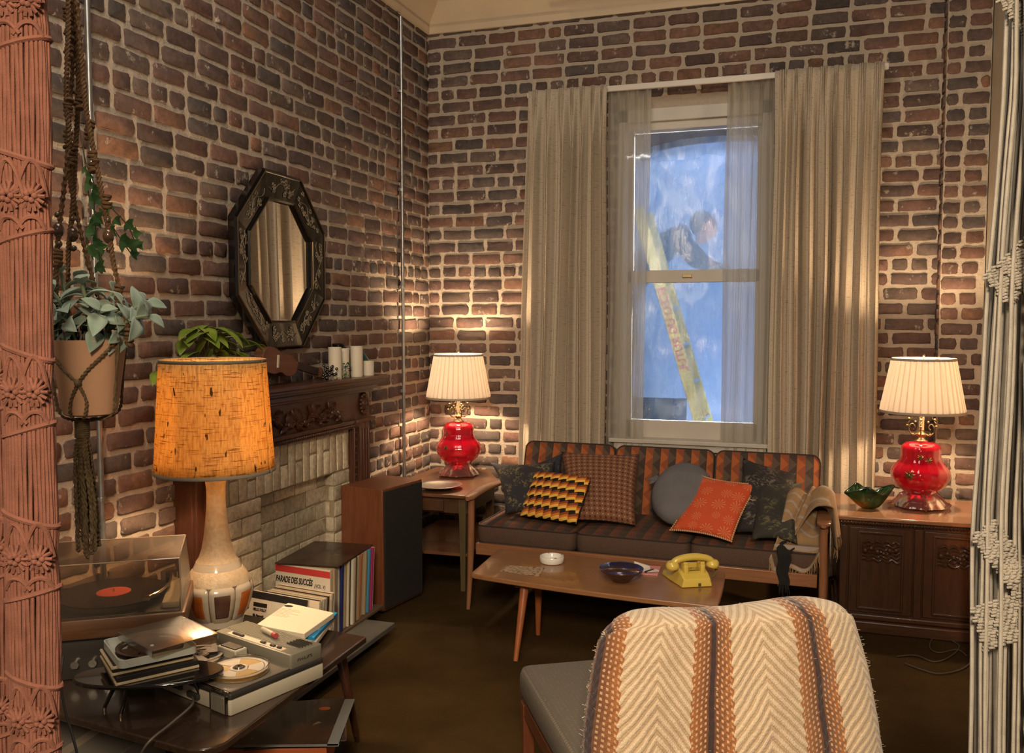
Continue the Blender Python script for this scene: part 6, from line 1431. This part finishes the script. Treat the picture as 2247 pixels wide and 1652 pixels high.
kb.set(Base_Color=col_, Roughness=1, Sheen_Weight=.3, Specular_IOR_Level=.1); kb.bump(M_('ADD', M_('MULTIPLY', s1, .4), kb.noise(kb.coord('UV', (260,260,1)), 1, 3)), .6, .006)
bk_ = thing('blanket', 'cream and rust chevron-striped wool blanket draped over the back of the armchair', 'blanket', (-.38, 2.06, 0))
MB().grid(blk_, 110, 130).build('wool', kb.m, bk_, M=MC, solid=.007, angle=180)
m = MB()
for k in range(500):
    u, v_ = r9.uniform(0,1), r9.uniform(.05,.62); p = Vector(blk_(u, v_)); m.tube([p+Vector((0,-.003,0)), p+Vector((r9.uniform(-.008,.008), -.006, r9.uniform(-.004,.009)))], .00035, 3)
for k in range(160):
    u = r9.choice((0.0, 1.0)); v_ = r9.uniform(.1,.55); p = Vector(blk_(u, v_)); m.tube([p, p+Vector((r9.uniform(.002,.012)*(1 if u else -1), r9.uniform(-.01,.01), r9.uniform(-.004,.006)))], .0004, 3)
o = m.build('wool_fuzz', mat('cream_fuzz', (.8,.65,.45), 1), bk_, M=MC); o['kind'] = 'stuff'
# ============================================================ FLOOR CABLES
cm = mat('dull_cable', (.07,.06,.045), .6); cb = thing('tangled_cable', 'thin tangled cable lying on the carpet in front of the cabinet', 'cable', (.55,4.35,0)); m = MB()
m.tube(smooth_path([at_z(x, y, .006)-Vector((.55,4.35,0)) for x, y in ((1968,1440),(2010,1438),(2050,1452),(2085,1440),(2105,1418),(2080,1402),(2050,1398),(2040,1420),(2060,1432),(2100,1425),(2120,1438))], 6), .003, 6)
m.tube(smooth_path([at_z(x, y, .006)-Vector((.55,4.35,0)) for x, y in ((1985,1455),(2020,1468),(2060,1478),(2105,1470),(2130,1455))], 6), .003, 6); m.build('cable_loop', cm, cb)
c2_ = thing('black_cable', 'black cable hanging down past the left edge of the dark table', 'cable', at_z(150,1500,TZ)); o2 = Vector(c2_.location); m = MB()
m.tube(smooth_path([Vector(p)-o2 for p in (at_d(138,1440,2.35), at_d(133,1500,2.3), at_d(143,1560,2.2), at_d(158,1610,2.15), at_d(172,1670,2.12), at_d(180,1760,2.1))], 6), .0032, 6); m.build('lead', mat('black_rubber', (.012,.011,.01), .5), c2_)
# ============================================================ PERSON OUTSIDE
pn = thing('person', 'person in dark clothes bending forward by the yellow ladder outside the window', 'person', (-1.44, 7.45, .86))
tag(MB().box((0,0,.43), (1.0,.8,.86)).build('work_platform', flat, smooth=False, loc=(-1.5,7.47,0)), 'dark platform the person outside the window stands on', 'platform')
def skin(name, pts, edges, radii, mt, parent, sub=2, root=0):
    me = bpy.data.meshes.new(name); me.from_pydata(pts, edges, []); o = bpy.data.objects.new(name, me); COL.objects.link(o); o.parent = parent; me.materials.append(mt)
    o.modifiers.new('skin', 'SKIN'); me.skin_vertices.new() if not me.skin_vertices else None
    for sv, r_ in zip(me.skin_vertices[0].data, radii): sv.radius = (r_, r_) if isinstance(r_, (int, float)) else r_
    me.skin_vertices[0].data[root].use_root = True; s_ = o.modifiers.new('sub', 'SUBSURF'); s_.levels = sub; s_.render_levels = sub; return o
cloth = mat('dark_work_clothes', (.020,.021,.026), .9); skn = mat('skin', (.50,.26,.19), .55)
J = {'pel':(0,0,.95),'sp1':(.10,-.02,1.10),'sp2':(.25,-.04,1.25),'che':(.40,-.05,1.36),'nec':(.50,-.06,1.41),
     'lh':(-.02,-.10,.92),'lk':(.05,-.12,.50),'la':(-.05,-.12,.10),'lt':(.08,-.14,.04),'rh':(0,.10,.90),'rk':(-.12,.14,.50),'ra':(-.30,.14,.12),'rt':(-.18,.16,.04),
     'ls':(.42,-.21,1.36),'le':(.56,-.26,1.14),'lw':(.78,-.22,1.06),'rs':(.42,.12,1.36),'re':(.62,.16,1.15),'rw':(.82,.06,1.08)}
R_ = {'pel':(.15,.12),'sp1':.13,'sp2':.14,'che':(.15,.13),'nec':.065,'lh':.095,'lk':.065,'la':.045,'lt':.04,'rh':.095,'rk':.065,'ra':.045,'rt':.04,'ls':.07,'le':.05,'lw':.035,'rs':.07,'re':.05,'rw':.035}
E_ = [('pel','sp1'),('sp1','sp2'),('sp2','che'),('che','nec'),('pel','lh'),('lh','lk'),('lk','la'),('la','lt'),('pel','rh'),('rh','rk'),('rk','ra'),('ra','rt'),('che','ls'),('ls','le'),('le','lw'),('che','rs'),('rs','re'),('re','rw')]
K = list(J); skin('body', [J[k] for k in K], [(K.index(a), K.index(b)) for a, b in E_], [R_[k] for k in K], cloth, pn)
hd_ = MB(); hd_.ell((.63,-.06,1.43), (.095,.075,.115), RY(0), 20, 14); hd_.ell((.705,-.06,1.395), (.02,.016,.025)); hd_.ell((.64,-.137,1.42), (.022,.010,.032)); hd_.ell((.64,.017,1.42), (.022,.010,.032)); hd_.ell((.60,-.06,1.34), (.05,.045,.05))
hd_.build('head', skn, pn)
hr = MB().ell((.605,-.06,1.455), (.10,.08,.11), None, 20, 12).build('hair', mat('brown_hair', (.05,.03,.02), .8), pn)
for sg, w_ in ((-1,'lw'),(1,'rw')):
    wv_ = Vector(J[w_]); pts = [wv_, wv_+Vector((.045,0,-.01)), wv_+Vector((.085,0,-.02))]; ed = [(0,1),(1,2)]; rr2 = [.026,.034,.028]
    for f_ in range(4):
        b = wv_+Vector((.09, (f_-1.5)*.019, -.02)); l = (.055,.068,.063,.048)[f_]; i0 = len(pts); pts += [b, b+Vector((l*.5,0,-.012)), b+Vector((l*.85,0,-.035))]; ed += [(2,i0),(i0,i0+1),(i0+1,i0+2)]; rr2 += [.0095,.0088,.0075]
    i0 = len(pts); pts += [wv_+Vector((.05,-sg*.030,-.012)), wv_+Vector((.078,-sg*.048,-.03))]; ed += [(1,i0),(i0,i0+1)]; rr2 += [.011,.009]
    skin('hand', [tuple(p) for p in pts], ed, rr2, skn, pn, 1)
